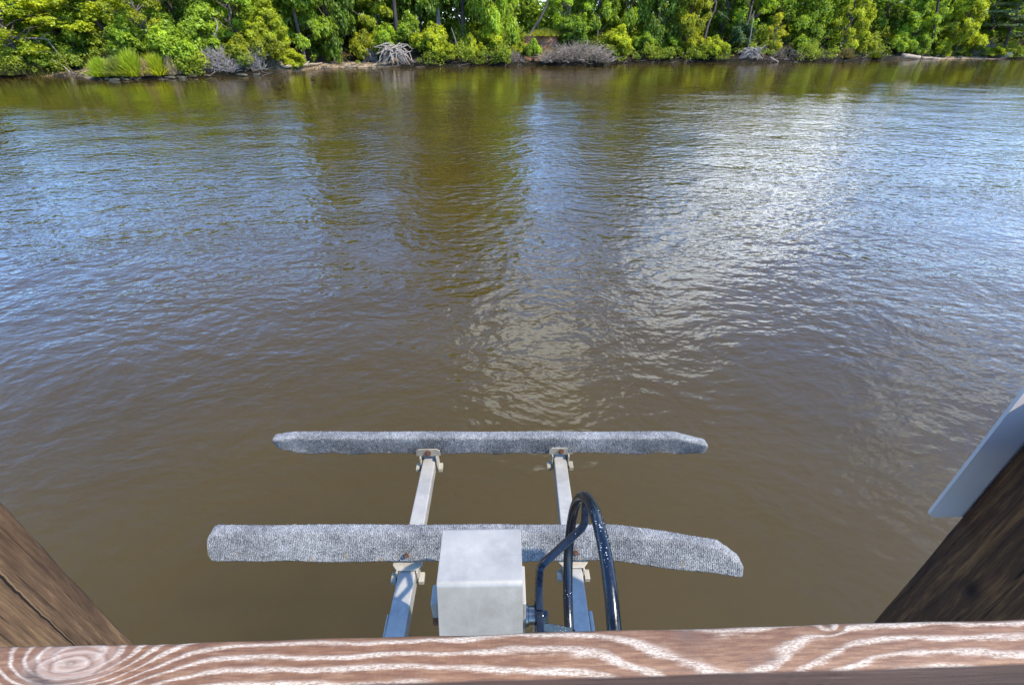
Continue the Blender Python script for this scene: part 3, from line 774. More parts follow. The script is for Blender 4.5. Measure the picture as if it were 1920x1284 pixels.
# -- low leafy cover over the bank, hanging a little over the waterline
def undergrowth():
    rg = np.random.default_rng(15)
    Vs, Fs, Ts = [], [], []; off = 0
    for i in range(7500):
        px = rg.uniform(-150, 2080)
        if 515 < px < 730 and rg.uniform() < 0.97: continue
        if 20 < px < 158 and rg.uniform() < 0.8: continue
        if 985 < px < 1050: continue
        v_min = -0.2
        for a, b_, vm in ((150, 318, 2.2), (368, 440, 1.9), (460, 515, 1.6), (700, 782, 3.0), (955, 985, 2.0), (1015, 1145, 2.6), (1370, 1500, 1.6), (1570, 1690, 1.2)):
            if a < px < b_: v_min = vm
        sandy = 1690 < px < 1890
        v = rg.uniform(2.0 if sandy else -0.15, 8.5)
        if not sandy and rg.uniform() < 0.25: v = rg.uniform(-0.25, 0.9)
        x, y = px_place(px, v)
        k = 0.5 + 0.5 * math.sin(px * 0.083 + 2 * math.sin(px * 0.021)) * math.sin(px * 0.0371 + 1)
        if v < v_min or rg.uniform() > 0.15 + 1.1 * k: continue
        z = gz(x, y) + rg.uniform(0.05, 0.35 + 1.5 * k) * (0.75 if v < 1.5 else 1.0) + (0.42 if v < 1.2 else 0.0)
        m = 26; cr = rg.uniform(0.22, 0.5)
        e = rg.normal(size=(m, 3)); e /= np.linalg.norm(e, axis=1, keepdims=True); e *= rg.uniform(0.3, 1, size=(m, 1)) ** 0.5
        pos = np.array([x, y, z]) + e * cr * np.array([1.1, 1, 0.7]); pos[:, 2] -= 0.2 * cr
        nr = e * 0.7 + np.array([0, -0.2, 0.6]) + rg.normal(size=(m, 3)) * 0.5
        tone = np.clip(0.25 + 0.5 * k + rg.normal() * 0.15 + rg.normal(size=m) * 0.1, 0, 1)
        V, Fc, T = leaf_quads(pos, 0.11, nr, rg, tone=tone)
        Vs.append(V); Fs.append(Fc + off); Ts.append(T); off += len(V)
    o = mesh_np('undergrowth', np.concatenate(Vs), np.concatenate(Fs), M['leaf'], None, dict(tone=np.concatenate(Ts)))
    o.color = (0.190, 0.240, 0.022, 1)
    tag(o, 'low tangled leafy undergrowth covering the far river bank', 'undergrowth', None, 'stuff')
undergrowth()

# -- bare trunks that stand in front of the leaves
def bare(name, pts_px, rads, mat, label, cat, off, group=None, branches=()):
    """a bare stem drawn through photo pixels at one distance behind the waterline"""
    x0, y0 = px_place(pts_px[0][0], off)
    def at(px, py):
        p = P(px, py, 1.0); q = Vector((p.x, p.y, -1.0)) ; s = y0 / p.y
        return Vector((p.x * s, y0, CAMZ - s))
    T = Tubes(); base = at(*pts_px[0]); g = gz(base.x, base.y)
    pts = [at(*q) for q in pts_px]
    pts[0].z = min(pts[0].z, g - 0.15)
    root = Vector((base.x, base.y, g))
    T.add([p - root for p in pts], rads, 7)
    for bp, br in branches: T.add([at(*q) - root for q in bp], br, 5)
    o = T.build(name, mat); o.location = root
    return tag(o, label, cat, group)
bare('leaning_pine', [(990, 70), (1002, 52), (1014, 34), (1024, 12), (1034, -20), (1046, -70)], [0.17, 0.15, 0.13, 0.11, 0.09, 0.04], M['bark'], 'bare brown pine trunk leaning right out of the clay bank', 'tree trunk', 3.9)
bare('leaning_tree', [(1735, 108), (1741, 88), (1750, 66), (1754, 44), (1757, 18), (1764, -20)], [0.24, 0.2, 0.17, 0.15, 0.13, 0.1], M['dark_bark'], 'thick black trunk leaning right beside the yellow-green tree', 'tree trunk', 2.4)
bare('forked_tree', [(1320, 68), (1327, 48), (1333, 32), (1331, 14), (1341, 2), (1350, -25)], [0.16, 0.14, 0.13, 0.12, 0.1, 0.07], M['bark'], 'gnarled dark forked trunk with a pale crooked branch', 'tree trunk', 2.6,
     branches=[([(1333, 32), (1340, 20), (1343, 4), (1341, 2)], [0.11, 0.1, 0.09, 0.08]), ([(1347, 22), (1358, 30), (1368, 38)], [0.05, 0.04, 0.02])])
bare('bare_sapling', [(1405, 80), (1408, 62), (1411, 40), (1414, 20)], [0.08, 0.07, 0.05, 0.03], M['pale_bark'], 'thin pale upright stem between the loose green tree and the yellow sapling', 'sapling stem', 2.2)
bare('dead_sapling', [(872, 122), (864, 108), (857, 88), (853, 72), (846, 52)], [0.10, 0.085, 0.07, 0.055, 0.03], M['pale_bark'], 'bare grey stem leaning left out of the bank between two yellow-green bushes', 'dead stem', 1.0,
     branches=[([(862, 106), (868, 112), (880, 122)], [0.07, 0.06, 0.05])])
bare('twin_stemmed_tree', [(627, 116), (624, 98), (620, 80), (617, 62)], [0.09, 0.08, 0.06, 0.04], M['pale_bark'], 'pair of thin grey stems under the leafy dark tree at the back of the beach', 'tree trunk', 4.6,
     branches=[([(628, 114), (631, 96), (633, 78)], [0.07, 0.06, 0.04])])
bare('slanting_pole', [(136, 136), (118, 124), (96, 111)], [0.075, 0.06, 0.03], M['dead'], 'slanting bare grey pole sticking up from the shore left of the grass clumps', 'driftwood', 1.0)
bare('bare_limbs', [(112, 76), (88, 74), (64, 72), (40, 74), (20, 68), (0, 60)], [0.02, 0.05, 0.06, 0.07, 0.06, 0.03], M['pale_bark'], 'tangle of bare grey limbs hanging under the sprawling yellow-green tree', 'dead branch', 1.4,
     branches=[([(0, 96), (14, 86), (28, 78), (44, 72)], [0.07, 0.06, 0.05, 0.04]), ([(64, 72), (74, 80), (80, 90)], [0.04, 0.03, 0.012]), ([(40, 74), (52, 62), (60, 50)], [0.04, 0.03, 0.012]), ([(76, 73), (86, 64), (96, 60)], [0.035, 0.025, 0.01])])
bare('grey_branch', [(414, 82), (404, 66), (392, 50), (385, 40)], [0.22, 0.2, 0.16, 0.04], M['grey_twig'], 'thick grey dead branch slanting between the dark hollow and the fresh green tree', 'dead branch', 3.0,
     branches=[([(404, 66), (408, 48), (403, 34)], [0.1, 0.07, 0.02]), ([(398, 58), (388, 46), (380, 46)], [0.08, 0.05, 0.02]), ([(408, 72), (418, 66), (424, 72)], [0.06, 0.04, 0.015])])
bare('crossing_branch', [(790, 62), (776, 54), (764, 44)], [0.06, 0.05, 0.03], M['dead'], 'pale broken branch crossing right of the straight dark trunk', 'dead branch', 4.0)

# -- twig heaps
def twig_mass(name, px, off, label, cat, mat, count, rx, ry, h, rad, seed, upright=0.5, rooty=False):
    rg = np.random.default_rng(seed); T = Tubes()
    x, y = px_place(px, off)
    for i in range(count):
        if rooty:       # roots fanning out of one stump, arching down to the ground
            an = rg.uniform(0, 2 * math.pi); L = rg.uniform(0.55, 1.0)
            a = np.array([rg.normal() * 0.12 * rx, rg.normal() * 0.1, h * rg.uniform(0.45, 0.95)])
            b = np.array([math.cos(an) * rx * L, math.sin(an) * ry * L, rg.uniform(-0.1, 0.25)])
            if rg.uniform() < 0.35: b[2] = h * rg.uniform(0.5, 1.05)
            mid = (a + b) / 2 + np.array([0, 0, h * 0.16]) + rg.normal(size=3) * 0.22
            q1 = a * 0.6 + mid * 0.4 + rg.normal(size=3) * 0.06; q2 = mid * 0.4 + b * 0.6 + rg.normal(size=3) * 0.08
            r0 = rad * rg.uniform(0.6, 1.5)
            T.add([a, q1, mid, q2, b], [r0, r0 * 0.9, r0 * 0.75, r0 * 0.55, r0 * 0.25], 5)
        else:
            u = rg.uniform(-1, 1); w = rg.uniform(-1, 1)
            top = h * (1 - 0.75 * abs(u) ** 2.0)
            a = np.array([u * rx, w * ry, rg.uniform(0, top * 0.75)])
            d = rg.normal(size=3); d[2] = abs(d[2]) * upright + 0.1; d /= np.linalg.norm(d)
            L = rg.uniform(0.4, 1.3) * h * 0.7
            b = a + d * L; b[2] = min(b[2], top * 1.15)
            m = (a + b) / 2 + rg.normal(size=3) * 0.08 * L
            r0 = rad * rg.uniform(0.5, 1.4)
            T.add([a, m, b], [r0, r0 * 0.7, r0 * 0.25], 4)
    o = T.build(name, mat); o.location = (x, y, gz(x, y) - 0.05)
    return tag(o, label, cat)
twig_mass('uprooted_stump', 738, 0.9, 'bleached uprooted stump with a fan of pale bare roots at the waterline', 'tree stump', M['dead'], 80, 2.1, 1.2, 1.6, 0.055, 3, rooty=True)
twig_mass('brush_pile', 1085, 0.9, 'wide pile of dry grey-brown brush lying along the waterline', 'brush pile', M['twig'], 900, 3.3, 1.2, 1.75, 0.028, 4, 0.5)
twig_mass('dead_shrub', 405, 0.9, 'pale grey leafless shrub on the dark mud between the green shrubs and the olive one', 'dead shrub', M['grey_twig'], 420, 1.3, 0.9, 1.7, 0.02, 6, 1.2)
twig_mass('dead_shrub', 474, 1.2, 'small grey leafless shrub squeezed between two olive shrubs', 'dead shrub', M['grey_twig'], 120, 0.5, 0.5, 1.7, 0.018, 7, 1.5)
twig_mass('root_tangle', 1412, 0.9, 'dark tangle of bare roots under the bank below the thin pale stem', 'root tangle', M['grey_twig'], 70, 1.6, 0.8, 1.0, 0.045, 8, rooty=True)
twig_mass('root_tangle', 1478, 1.0, 'dark tangle of roots and dead sticks right of the yellow sapling', 'root tangle', M['bark'], 110, 1.8, 0.8, 1.2, 0.035, 9, 0.8)
twig_mass('dry_brush', 965, 0.9, 'low reddish dry brush at the waterline left of the round vivid bush', 'brush', M['twig'], 160, 0.9, 0.6, 1.1, 0.02, 10, 1.2)
twig_mass('grey_roots', 690, 3.2, 'small heap of grey roots in the dark hollow left of the bleached stump', 'root tangle', M['grey_twig'], 60, 0.8, 0.5, 1.2, 0.04, 12, rooty=True)
twig_mass('bare_twigs', 1850, 2.2, 'bluish bare twigs hanging under the cedar', 'dead branch', M['grey_twig'], 120, 1.8, 0.8, 1.9, 0.022, 13, 0.9)

# -- sticks, roots and clods littering the waterline
def debris():
    rg = np.random.default_rng(77); T = Tubes()
    for i in range(900):
        px = rg.uniform(-60, 1990); v = rg.uniform(-0.15, 1.6) if rg.uniform() < 0.7 else rg.uniform(1.0, 3.5)
        x, y = px_place(px, v); z = max(gz(x, y), -0.02)
        an = rg.normal() * 0.6 + (0 if rg.uniform() < 0.6 else 1.57); L = rg.uniform(0.2, 1.1); up = rg.uniform(-0.05, 0.5) * L
        a = np.array([x, y, z + 0.02]); b = a + np.array([math.cos(an) * L, math.sin(an) * L * 0.5, up]); m = (a + b) / 2 + rg.normal(size=3) * 0.06
        r = rg.uniform(0.012, 0.045); T.add([a, m, b], [r, r * 0.8, r * 0.35], 5)
    o = T.build('driftwood_debris', M['bark'])
    tag(o, 'scattered sticks and roots littering the waterline of the far bank', 'debris', None, 'stuff')
debris()

# -- marsh grass and reeds
def grass(name, px, off, h, r, n, color, label, cat, seed, mat=None, lean=0.55):
    rg = np.random.default_rng(seed); x, y = px_place(px, off)
    b = rg.normal(size=(n, 2)) * r * 0.30
    base = np.stack([b[:, 0], b[:, 1], np.full(n, -0.05)], 1)
    dirv = np.stack([b[:, 0] / r + rg.normal(size=n) * 0.25, b[:, 1] / r + rg.normal(size=n) * 0.25, np.zeros(n)], 1)
    hh = h * rg.uniform(0.6, 1.05, size=n) * np.clip(1.08 - 0.45 * (b ** 2).sum(1) / (0.5 * r) ** 2, 0.35, 1.1)
    mid = base + dirv * (lean * 0.4 * h) + np.stack([0 * hh, 0 * hh, hh * 0.6], 1)
    tip = base + dirv * (lean * 1.1 * h) + np.stack([0 * hh, 0 * hh, hh], 1)
    an = rg.uniform(0, 3.14, size=n); w = np.stack([np.cos(an), np.sin(an), 0 * an], 1) * 0.035
    V = np.stack([base - w, base + w, mid + w, mid - w, tip, tip + w * 0.15], 1).reshape(-1, 3)
    i = np.arange(n)[:, None] * 6
    Fc = np.concatenate([i + np.array([[0, 1, 2, 3]]), i + np.array([[3, 2, 5, 4]])])
    tone = np.repeat(np.clip(rg.normal(size=n) * 0.2 + 0.5, 0, 1), 6)
    o = mesh_np(name, V, Fc, M['leaf'], None, dict(tone=tone)); o.color = (*color, 1)
    o.location = (x, y, gz(x, y))
    return tag(o, label, cat, 'marsh grass at the left shore' if px < 320 else None)
GG = 'marsh_grass_clump'
grass(GG, 172, 0.5, 1.25, 0.75, 800, (0.32, 0.40, 0.03), 'vivid green rounded grass clump, first one right of the slanting pole', 'grass clump', 1)
grass(GG, 203, 0.6, 1.25, 0.7, 700, (0.22, 0.24, 0.05), 'duller olive grass clump between two vivid green clumps', 'grass clump', 2)
grass(GG, 234, 0.7, 1.7, 0.85, 900, (0.33, 0.40, 0.03), 'tallest vivid green grass clump on the shore', 'grass clump', 3)
grass(GG, 282, 0.7, 1.45, 0.8, 900, (0.36, 0.40, 0.03), 'yellow-green grass clump just left of the brown reeds', 'grass clump', 4)
grass(GG, 258, 0.5, 1.1, 0.7, 500, (0.38, 0.27, 0.15), 'straw coloured grass clump between the tall and the yellow-green clumps', 'grass clump', 5, lean=0.15)
grass(GG, 306, 0.6, 1.3, 0.6, 500, (0.33, 0.27, 0.18), 'dry brown reeds right of the yellow-green grass clump', 'reeds', 6, lean=0.12)
grass('reed_patch', 10, 0.9, 1.0, 2.0, 1300, (0.07, 0.075, 0.025), 'patch of brownish green reeds in shade at the left edge', 'reeds', 7, lean=0.1)
grass('reed_patch', 48, 0.9, 0.9, 1.0, 900, (0.13, 0.12, 0.03), 'smaller straw-tipped reed patch in shade left of the bare spit', 'reeds', 8, lean=0.1)
grass('grass_tussock', 1592, 0.6, 1.0, 0.9, 800, (0.18, 0.15, 0.07), 'straw coloured tussock at the waterline under the bright columnar tree', 'grass clump', 9)
grass('grass_tussock', 1648, 0.4, 0.55, 0.9, 900, (0.09, 0.12, 0.015), 'low mossy green grass strip left of the beach log', 'grass clump', 10)
grass('dry_grass', 1034, 1.2, 1.3, 1.1, 700, (0.26, 0.19, 0.11), 'pale dry grass between the round vivid bush and the brush pile', 'dry grass', 11)
grass('bank_grass', 1022, 3.7, 0.7, 2.6, 1100, (0.26, 0.27, 0.04), 'sunlit grass fringe along the top of the clay bank', 'grass', 12)

# -- logs, rocks on the shore
def log(name, a, b, r0, r1, mat, label, cat, lift=0.0):
    xa, ya = px_place(*a); xb, yb = px_place(*b); T = Tubes()
    A = Vector((xa, ya, gz(xa, ya) + r0 * 0.6 + lift)); B = Vector((xb, yb, gz(xb, yb) + r1 * 0.6 + lift))
    n = 7; pts = [A.lerp(B, i / (n - 1)) + Vector((0, rnd.uniform(-.05, .05), rnd.uniform(-.03, .03))) for i in range(n)]
    root = A.copy(); rr = [r0 + (r1 - r0) * i / (n - 1) for i in range(n)]
    pp = [pts[0] + (pts[0] - pts[1]) * 0.02] + pts + [pts[-1] + (pts[-1] - pts[-2]) * 0.02]
    T.add([p - root for p in pp], [0.01] + rr + [0.01], 8)
    o = T.build(name, mat); o.location = root
    return tag(o, label, cat)
log('driftwood_log', (1697, 0.6), (1732, 0.5), 0.30, 0.20, M['log'], 'thick pale sandy log at the left end of the right sand strip', 'log')
log('driftwood_log', (1735, 0.5), (1772, 0.5), 0.14, 0.10, M['log'], 'thinner pale log lying right of the thick sandy log', 'log')
log('driftwood_log', (522, 1.9), (598, 2.6), 0.13, 0.07, M['log'], 'long pale log lying across the sand of the left beach', 'log')
log('driftwood_log', (556, 2.6), (574, 2.2), 0.09, 0.06, M['dead'], 'short pale log propped at the back of the left beach', 'log', 0.15)
log('driftwood_log', (640, 1.0), (700, 1.0), 0.07, 0.05, M['dead'], 'thin grey log at the waterline left of the bleached stump', 'log')
log('dark_log', (903, 1.0), (958, 1.1), 0.22, 0.22, M['dark_bark'], 'dark straight log lying under the large bright leafy tree', 'log', 0.25)
log('driftwood_log', (1448, 1.2), (1466, 0.0), 0.16, 0.08, M['twig'], 'short log sliding into the water from the right root tangle', 'log')
log('driftwood_log', (1905, 1.5), (1955, 1.2), 0.14, 0.1, M['log'], 'pale log poking in at the right edge beside the grey block', 'log', 0.5)

def rock(name, px, off, sx, sy, sz, label, cat, mat, seed):
    rg = np.random.default_rng(seed); bm = bmesh.new()
    bmesh.ops.create_icosphere(bm, subdivisions=3, radius=1.0)
    ph = rg.uniform(0, 6, size=6)
    for v in bm.verts:
        c = v.co; k = 1 + 0.16 * math.sin(c.x * 3 + ph[0]) * math.sin(c.y * 2.6 + ph[1]) + 0.09 * math.sin(c.z * 5 + ph[2] + c.x * 2)
        q = Vector((math.copysign(abs(c.x) ** 0.7, c.x), math.copysign(abs(c.y) ** 0.7, c.y), math.copysign(abs(c.z) ** 0.7, c.z)))
        v.co = Vector((q.x * sx, q.y * sy, q.z * sz)) * k
    x, y = px_place(px, off)
    o = bm_obj(name, bm, mat, smooth=True); o.location = (x, y, gz(x, y) + sz * 0.4)
    return tag(o, label, cat)
rock('shore_rock', 1892, 0.8, 0.6, 0.5, 0.42, 'pale grey block on the shore below the cedar', 'rock', M['rock'], 1)
rock('beach_stump', 549, 0.4, 0.55, 0.3, 0.20, 'black waterlogged stump at the edge of the left beach', 'stump', M['dark_bark'], 2)
for k, (px, off, s) in enumerate([(178, 0.1, .20), (192, 0.0, .28), (212, 0.05, .22), (300, 0.1, .3), (322, 0.0, .25), (345, 0.15, .22), (372, 0.1, .26), (440, 0.1, .3), (468, 0.1, .25)]):
    ref = ['below the first vivid grass clump', 'below the gap beside the first grass clump', 'below the olive grass clump', 'below the brown reeds', 'right of the brown reeds', 'below the low yellow-green shrub', 'left of the grey dead shrub', 'below the olive shrub', 'below the small leafless shrub'][k]
    o = rock('mud_lump', px, off, s * 1.3, s * 0.7, s * 0.4, 'dark mossy mud lump at the waterline ' + ref, 'mud lump', M['mud'], 20 + k)
    o['group'] = 'mud lumps along the left waterline'

# ------------------------------------------------------------------ dock: rail and posts
Z = lambda d: CAMZ - d
def build_rail():
    a = P(0, 1211, 0.5); b = P(1920, 1157, 0.5)
    ang = math.atan2(b.y - a.y, b.x - a.x)
    mid = (a + b) / 2
    # object origin at the board's centre line, x along it
    L = 3.4; wd = 0.0415; ht = 0.14
    nx = 420
    bm = bmesh.new()
    prof = []
    r = 0.0045
    for cx, cz, a0 in ((wd / 2 - r, -r, 0), (-wd / 2 + r, -r, 90), (-wd / 2 + r, -ht + r, 180), (wd / 2 - r, -ht + r, 270)):
        for k in range(4):
            t = R(a0 + 30 * k); prof.append((cx + r * math.cos(t), cz + r * math.sin(t)))
    rings = []
    for i in range(nx + 1):
        x = -L + 2 * L * i / nx
        wob = 0.0005 * math.sin(x * 23) + 0.0003 * math.sin(x * 61 + 1)
        rings.append([bm.verts.new((x, y + wob * (1 if y > 0 else -0.6), z + 0.0003 * math.sin(x * 37))) for y, z in prof])
    n = len(prof)
    for i in range(nx):
        for k in range(n):
            bm.faces.new((rings[i][k], rings[i][(k + 1) % n], rings[i + 1][(k + 1) % n], rings[i + 1][k]))
    bm.faces.new(rings[0]); bm.faces.new(rings[-1][::-1])
    root = bpy.data.objects.new('dock_railing', None); link(root)
    root.location = (mid.x, mid.y - wd / 2 * math.cos(ang), mid.z); root.rotation_euler.z = ang
    tag(root, 'reddish brown weathered board rail with white worn grain along the bottom of the view', 'railing')
    o = bm_obj('top_board', bm, M['rail'], root)
    for p in o.data.polygons: p.use_smooth = True
    for s in (-1, 1):
        bm = bmesh.new(); box(bm, s * 1.10 - 0.045, s * 1.10 + 0.045, wd / 2 + 0.001, 0.178, -0.13, -0.02)
        bm_obj('support_block', bm, M['left_post'], root, 0.004)
build_rail()

def build_post(name, x0, x1, y0, y1, z0, z1, mat, label, seed):
    rg = np.random.default_rng(seed); bm = bmesh.new()
    nz = 60; prof = []; r = 0.006
    for cx, cy, a0 in ((x1 - r, y1 - r, 0), (x0 + r, y1 - r, 90), (x0 + r, y0 + r, 180), (x1 - r, y0 + r, 270)):
        for k in range(4):
            t = R(a0 + 30 * k); prof.append((cx + r * math.cos(t), cy + r * math.sin(t)))
    rings = []
    for i in range(nz + 1):
        z = z0 + (z1 - z0) * i / nz
        rings.append([bm.verts.new((x + rg.normal() * 0.0010, y + rg.normal() * 0.0010, z)) for x, y in prof])
    n = len(prof)
    for i in range(nz):
        for k in range(n):
            bm.faces.new((rings[i][k], rings[i][(k + 1) % n], rings[i + 1][(k + 1) % n], rings[i + 1][k]))
    bm.faces.new(rings[0][::-1]); bm.faces.new(rings[-1])
    o = bm_obj(name, bm, mat)
    for p in o.data.polygons: p.use_smooth = True
    return tag(o, label, 'post', 'dock posts')
YF = 0.60
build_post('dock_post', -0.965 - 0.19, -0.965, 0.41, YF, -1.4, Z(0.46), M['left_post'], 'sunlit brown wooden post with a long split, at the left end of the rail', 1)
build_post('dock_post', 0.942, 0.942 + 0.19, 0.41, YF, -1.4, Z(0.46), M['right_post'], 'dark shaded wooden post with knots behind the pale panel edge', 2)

# long drying split in the left post (a chip standing proud of a dark groove)
# panel fixed to the far side of the right post
def build_panel():
    bm = bmesh.new(); pts = []
    x0, x1 = 0.872, 1.10; zb, zt = Z(0.850), Z(0.40); r = 0.016
    for k in range(7):
        t = R(180 + 15 * k); pts.append((x0 + r + r * math.cos(t), zb + r + r * math.sin(t)))
    pts += [(x1, zb), (x1, zt), (x0, zt)]
    f = bm.faces.new([bm.verts.new((x, YF + 0.002, z)) for x, z in pts])
    g = bmesh.ops.extrude_face_region(bm, geom=[f])
    bmesh.ops.translate(bm, verts=[v for v in g['geom'] if isinstance(v, bmesh.types.BMVert)], vec=(0, 0.006, 0))
    o = bm_obj('back_panel', bm, M['panel'])
    tag(o, 'pale blue-grey flat panel with a rounded lower corner fixed behind the dark post', 'panel')
build_panel()

# ------------------------------------------------------------------ boat lift
lift = empty('boat_lift', (-0.06, 0.6, 0.0), 'aluminium boat lift with two grey carpeted bunks, gearbox cover and black hand wheel', 'boat lift')
def part(o, parent=lift):
    """keep world placement while parenting to the lift at (-0.06, 0.6, 0)"""
    o.parent = parent
    o.location = Vector(o.location) - Vector((-0.06, 0.6, 0.0))
    return o

def bunk(stations, mat, label, seed, fold=0.002):
    """stations: x, y(centre of the base), z of the base, height, width, lean (dy at the top)"""
    rg = np.random.default_rng(seed)
    st = np.array(stations, float)
    st[:, 1] -= SK * (st[:, 0] + 0.07)
    xs = np.concatenate([np.arange(st[0, 0], st[-1, 0], 0.009), [st[-1, 0]]])
    cols_ = [np.interp(xs, st[:, 0], st[:, i]) for i in range(6)]
    prof = []; seam = []
    m = 52; rr = 0.22
    for k in range(m):                                   # superellipse: rounded rectangle
        t = 2 * math.pi * k / m; c, s = math.cos(t), math.sin(t)
        prof.append((math.copysign(abs(c) ** rr, c) * 0.5, math.copysign(abs(s) ** rr, s) * 0.5 + 0.5))
    prof = np.array(prof)
    V = []; S = []
    for i, x in enumerate(xs):
        yb, zb, h, w, lean = [c[i] for c in cols_[1:]]
        end = min(x - xs[0], xs[-1] - x)
        rnd_end = min(1.0, max(0.0, end / 0.010)) ** 0.5 * 0.14 + 0.86
        for (u, v) in prof:
            lump = 0.0006 * math.sin(x * 11 + v * 5 + seed) + fold * math.sin(x * 19 + 2 * math.sin(x * 7)) * max(0.0, 0.55 - v) + rg.normal() * 0.0007
            sag = -0.006 * max(0, math.sin(x * 9 + seed * 2)) * max(0, 0.25 - v) * 4
            yy = u * w * rnd_end * (1 + lump / 0.03)
            zz = (0.5 + (v - 0.5) * rnd_end) * h + lump * (1.4 if v > 0.5 else 2.2) + sag
            V.append((x, yb + yy + lean * (zz / h), zb + zz)); S.append(max(0.0, 1 - zz / h * 3.5))
    nx = len(xs); F = []
    for i in range(nx - 1):
        for k in range(m):
            k2 = (k + 1) % m
            F.append((i * m + k, i * m + k2, (i + 1) * m + k2, (i + 1) * m + k))
    for i in (0, nx - 1):                                # end caps: fan of quads to a centre pair
        c0 = len(V); ring = [i * m + k for k in range(m)]
        cen = np.mean([V[j] for j in ring], axis=0)
        V.append(tuple(cen)); S.append(0.2)
        for k in range(0, m, 2):
            q = (ring[k], ring[(k + 1) % m], ring[(k + 2) % m], c0)
            F.append(q[::-1] if i else q)
    o = mesh_np('bunk', V, F, mat, None, dict(seam=S), True)
    tag(o, label); return part(o)

DB, DT = 1.865, 1.738            # depth below the camera of the bunk base and top
hb = DB - DT
SK = 0.016                        # the bunks lie a hair off square to the dock
far_b = bunk([(-1.19, 1.766, Z(1.815), 0.065, 0.050, -0.02), (-1.165, 1.766, Z(1.835), 0.092, 0.056, -0.026), (-1.09, 1.766, Z(DB), hb, 0.056, -0.016), (0.86, 1.766, Z(DB), hb, 0.056, -0.016),
              (1.015, 1.765, Z(DB + 0.004), hb - 0.035, 0.054, -0.028), (1.034, 1.763, Z(DB + 0.002), hb - 0.05, 0.050, -0.024)], M['carpet'], 'far straight carpeted bunk', 1, 0.009)
HN = 0.113
near_b = bunk([(-1.238, 1.158, Z(DB - 0.034), HN - 0.045, 0.046, 0.036), (-1.231, 1.158, Z(DB - 0.010), HN - 0.010, 0.051, 0.048), (-1.214, 1.158, Z(DB - 0.006), HN, 0.052, 0.052), (-1.0, 1.159, Z(DB - 0.007), HN, 0.052, 0.052), (0.36, 1.160, Z(DB - 0.007), HN, 0.052, 0.052), (0.46, 1.157, Z(DB - 0.006), HN, 0.052, 0.052),
               (0.66, 1.138, Z(DB), HN - 0.004, 0.052, 0.050), (0.868, 1.112, Z(DB + 0.009), HN - 0.012, 0.052, 0.047), (0.948, 1.099, Z(DB + 0.011), HN - 0.056, 0.051, 0.024), (0.960, 1.097, Z(DB + 0.010), HN - 0.070, 0.047, 0.018)], M['carpet'], 'near carpeted bunk with its right end bent towards the dock', 4, 0.0012)

# cradle arms, square tube tapering outwards
ARMX = [((-0.430, 0.70), (-0.404, 1.80)), ((0.275, 0.70), (0.283, 1.80))]
def arm_x(k, y):
    (a, ya), (b, yb) = ARMX[k]; return a + (b - a) * (y - ya) / (yb - ya)
for k in range(2):
    bm = bmesh.new(); y0, y1 = 0.66, 1.80
    w0, w1, t0, t1 = 0.038, 0.032, 0.085, 0.065
    xa, xb = arm_x(k, y0), arm_x(k, y1); zt = Z(1.9)
    hexa(bm, [(xa - w0, y0, zt - t0), (xa + w0, y0, zt - t0), (xb + w1, y1, zt - t1), (xb - w1, y1, zt - t1), (xa - w0, y0, zt), (xa + w0, y0, zt), (xb + w1, y1, zt), (xb - w1, y1, zt)])
    arm = part(bm_obj('cradle_arm', bm, M['arm'], None, 0.005, 3))
    # gusset at the root of the arm
    bm = bmesh.new(); sx = -1 if k == 0 else 1
    gx = arm_x(k, 0.92) + sx * 0.042
    box(bm, gx - 0.004, gx + 0.012 if sx > 0 else gx + 0.004, 0.62, 0.955, Z(1.965), Z(1.905))
    g = bm_obj('gusset', bm, M['arm'], None, 0.004); g.parent = arm

def disc(bm, c, axis, r, depth, seg=24):
    m = Vector((0, 0, 1)).rotation_difference(Vector(axis)).to_matrix().to_4x4()
    m.translation = Vector(c)
    bmesh.ops.create_cone(bm, cap_ends=True, segments=seg, radius1=r, radius2=r, depth=depth, matrix=m)

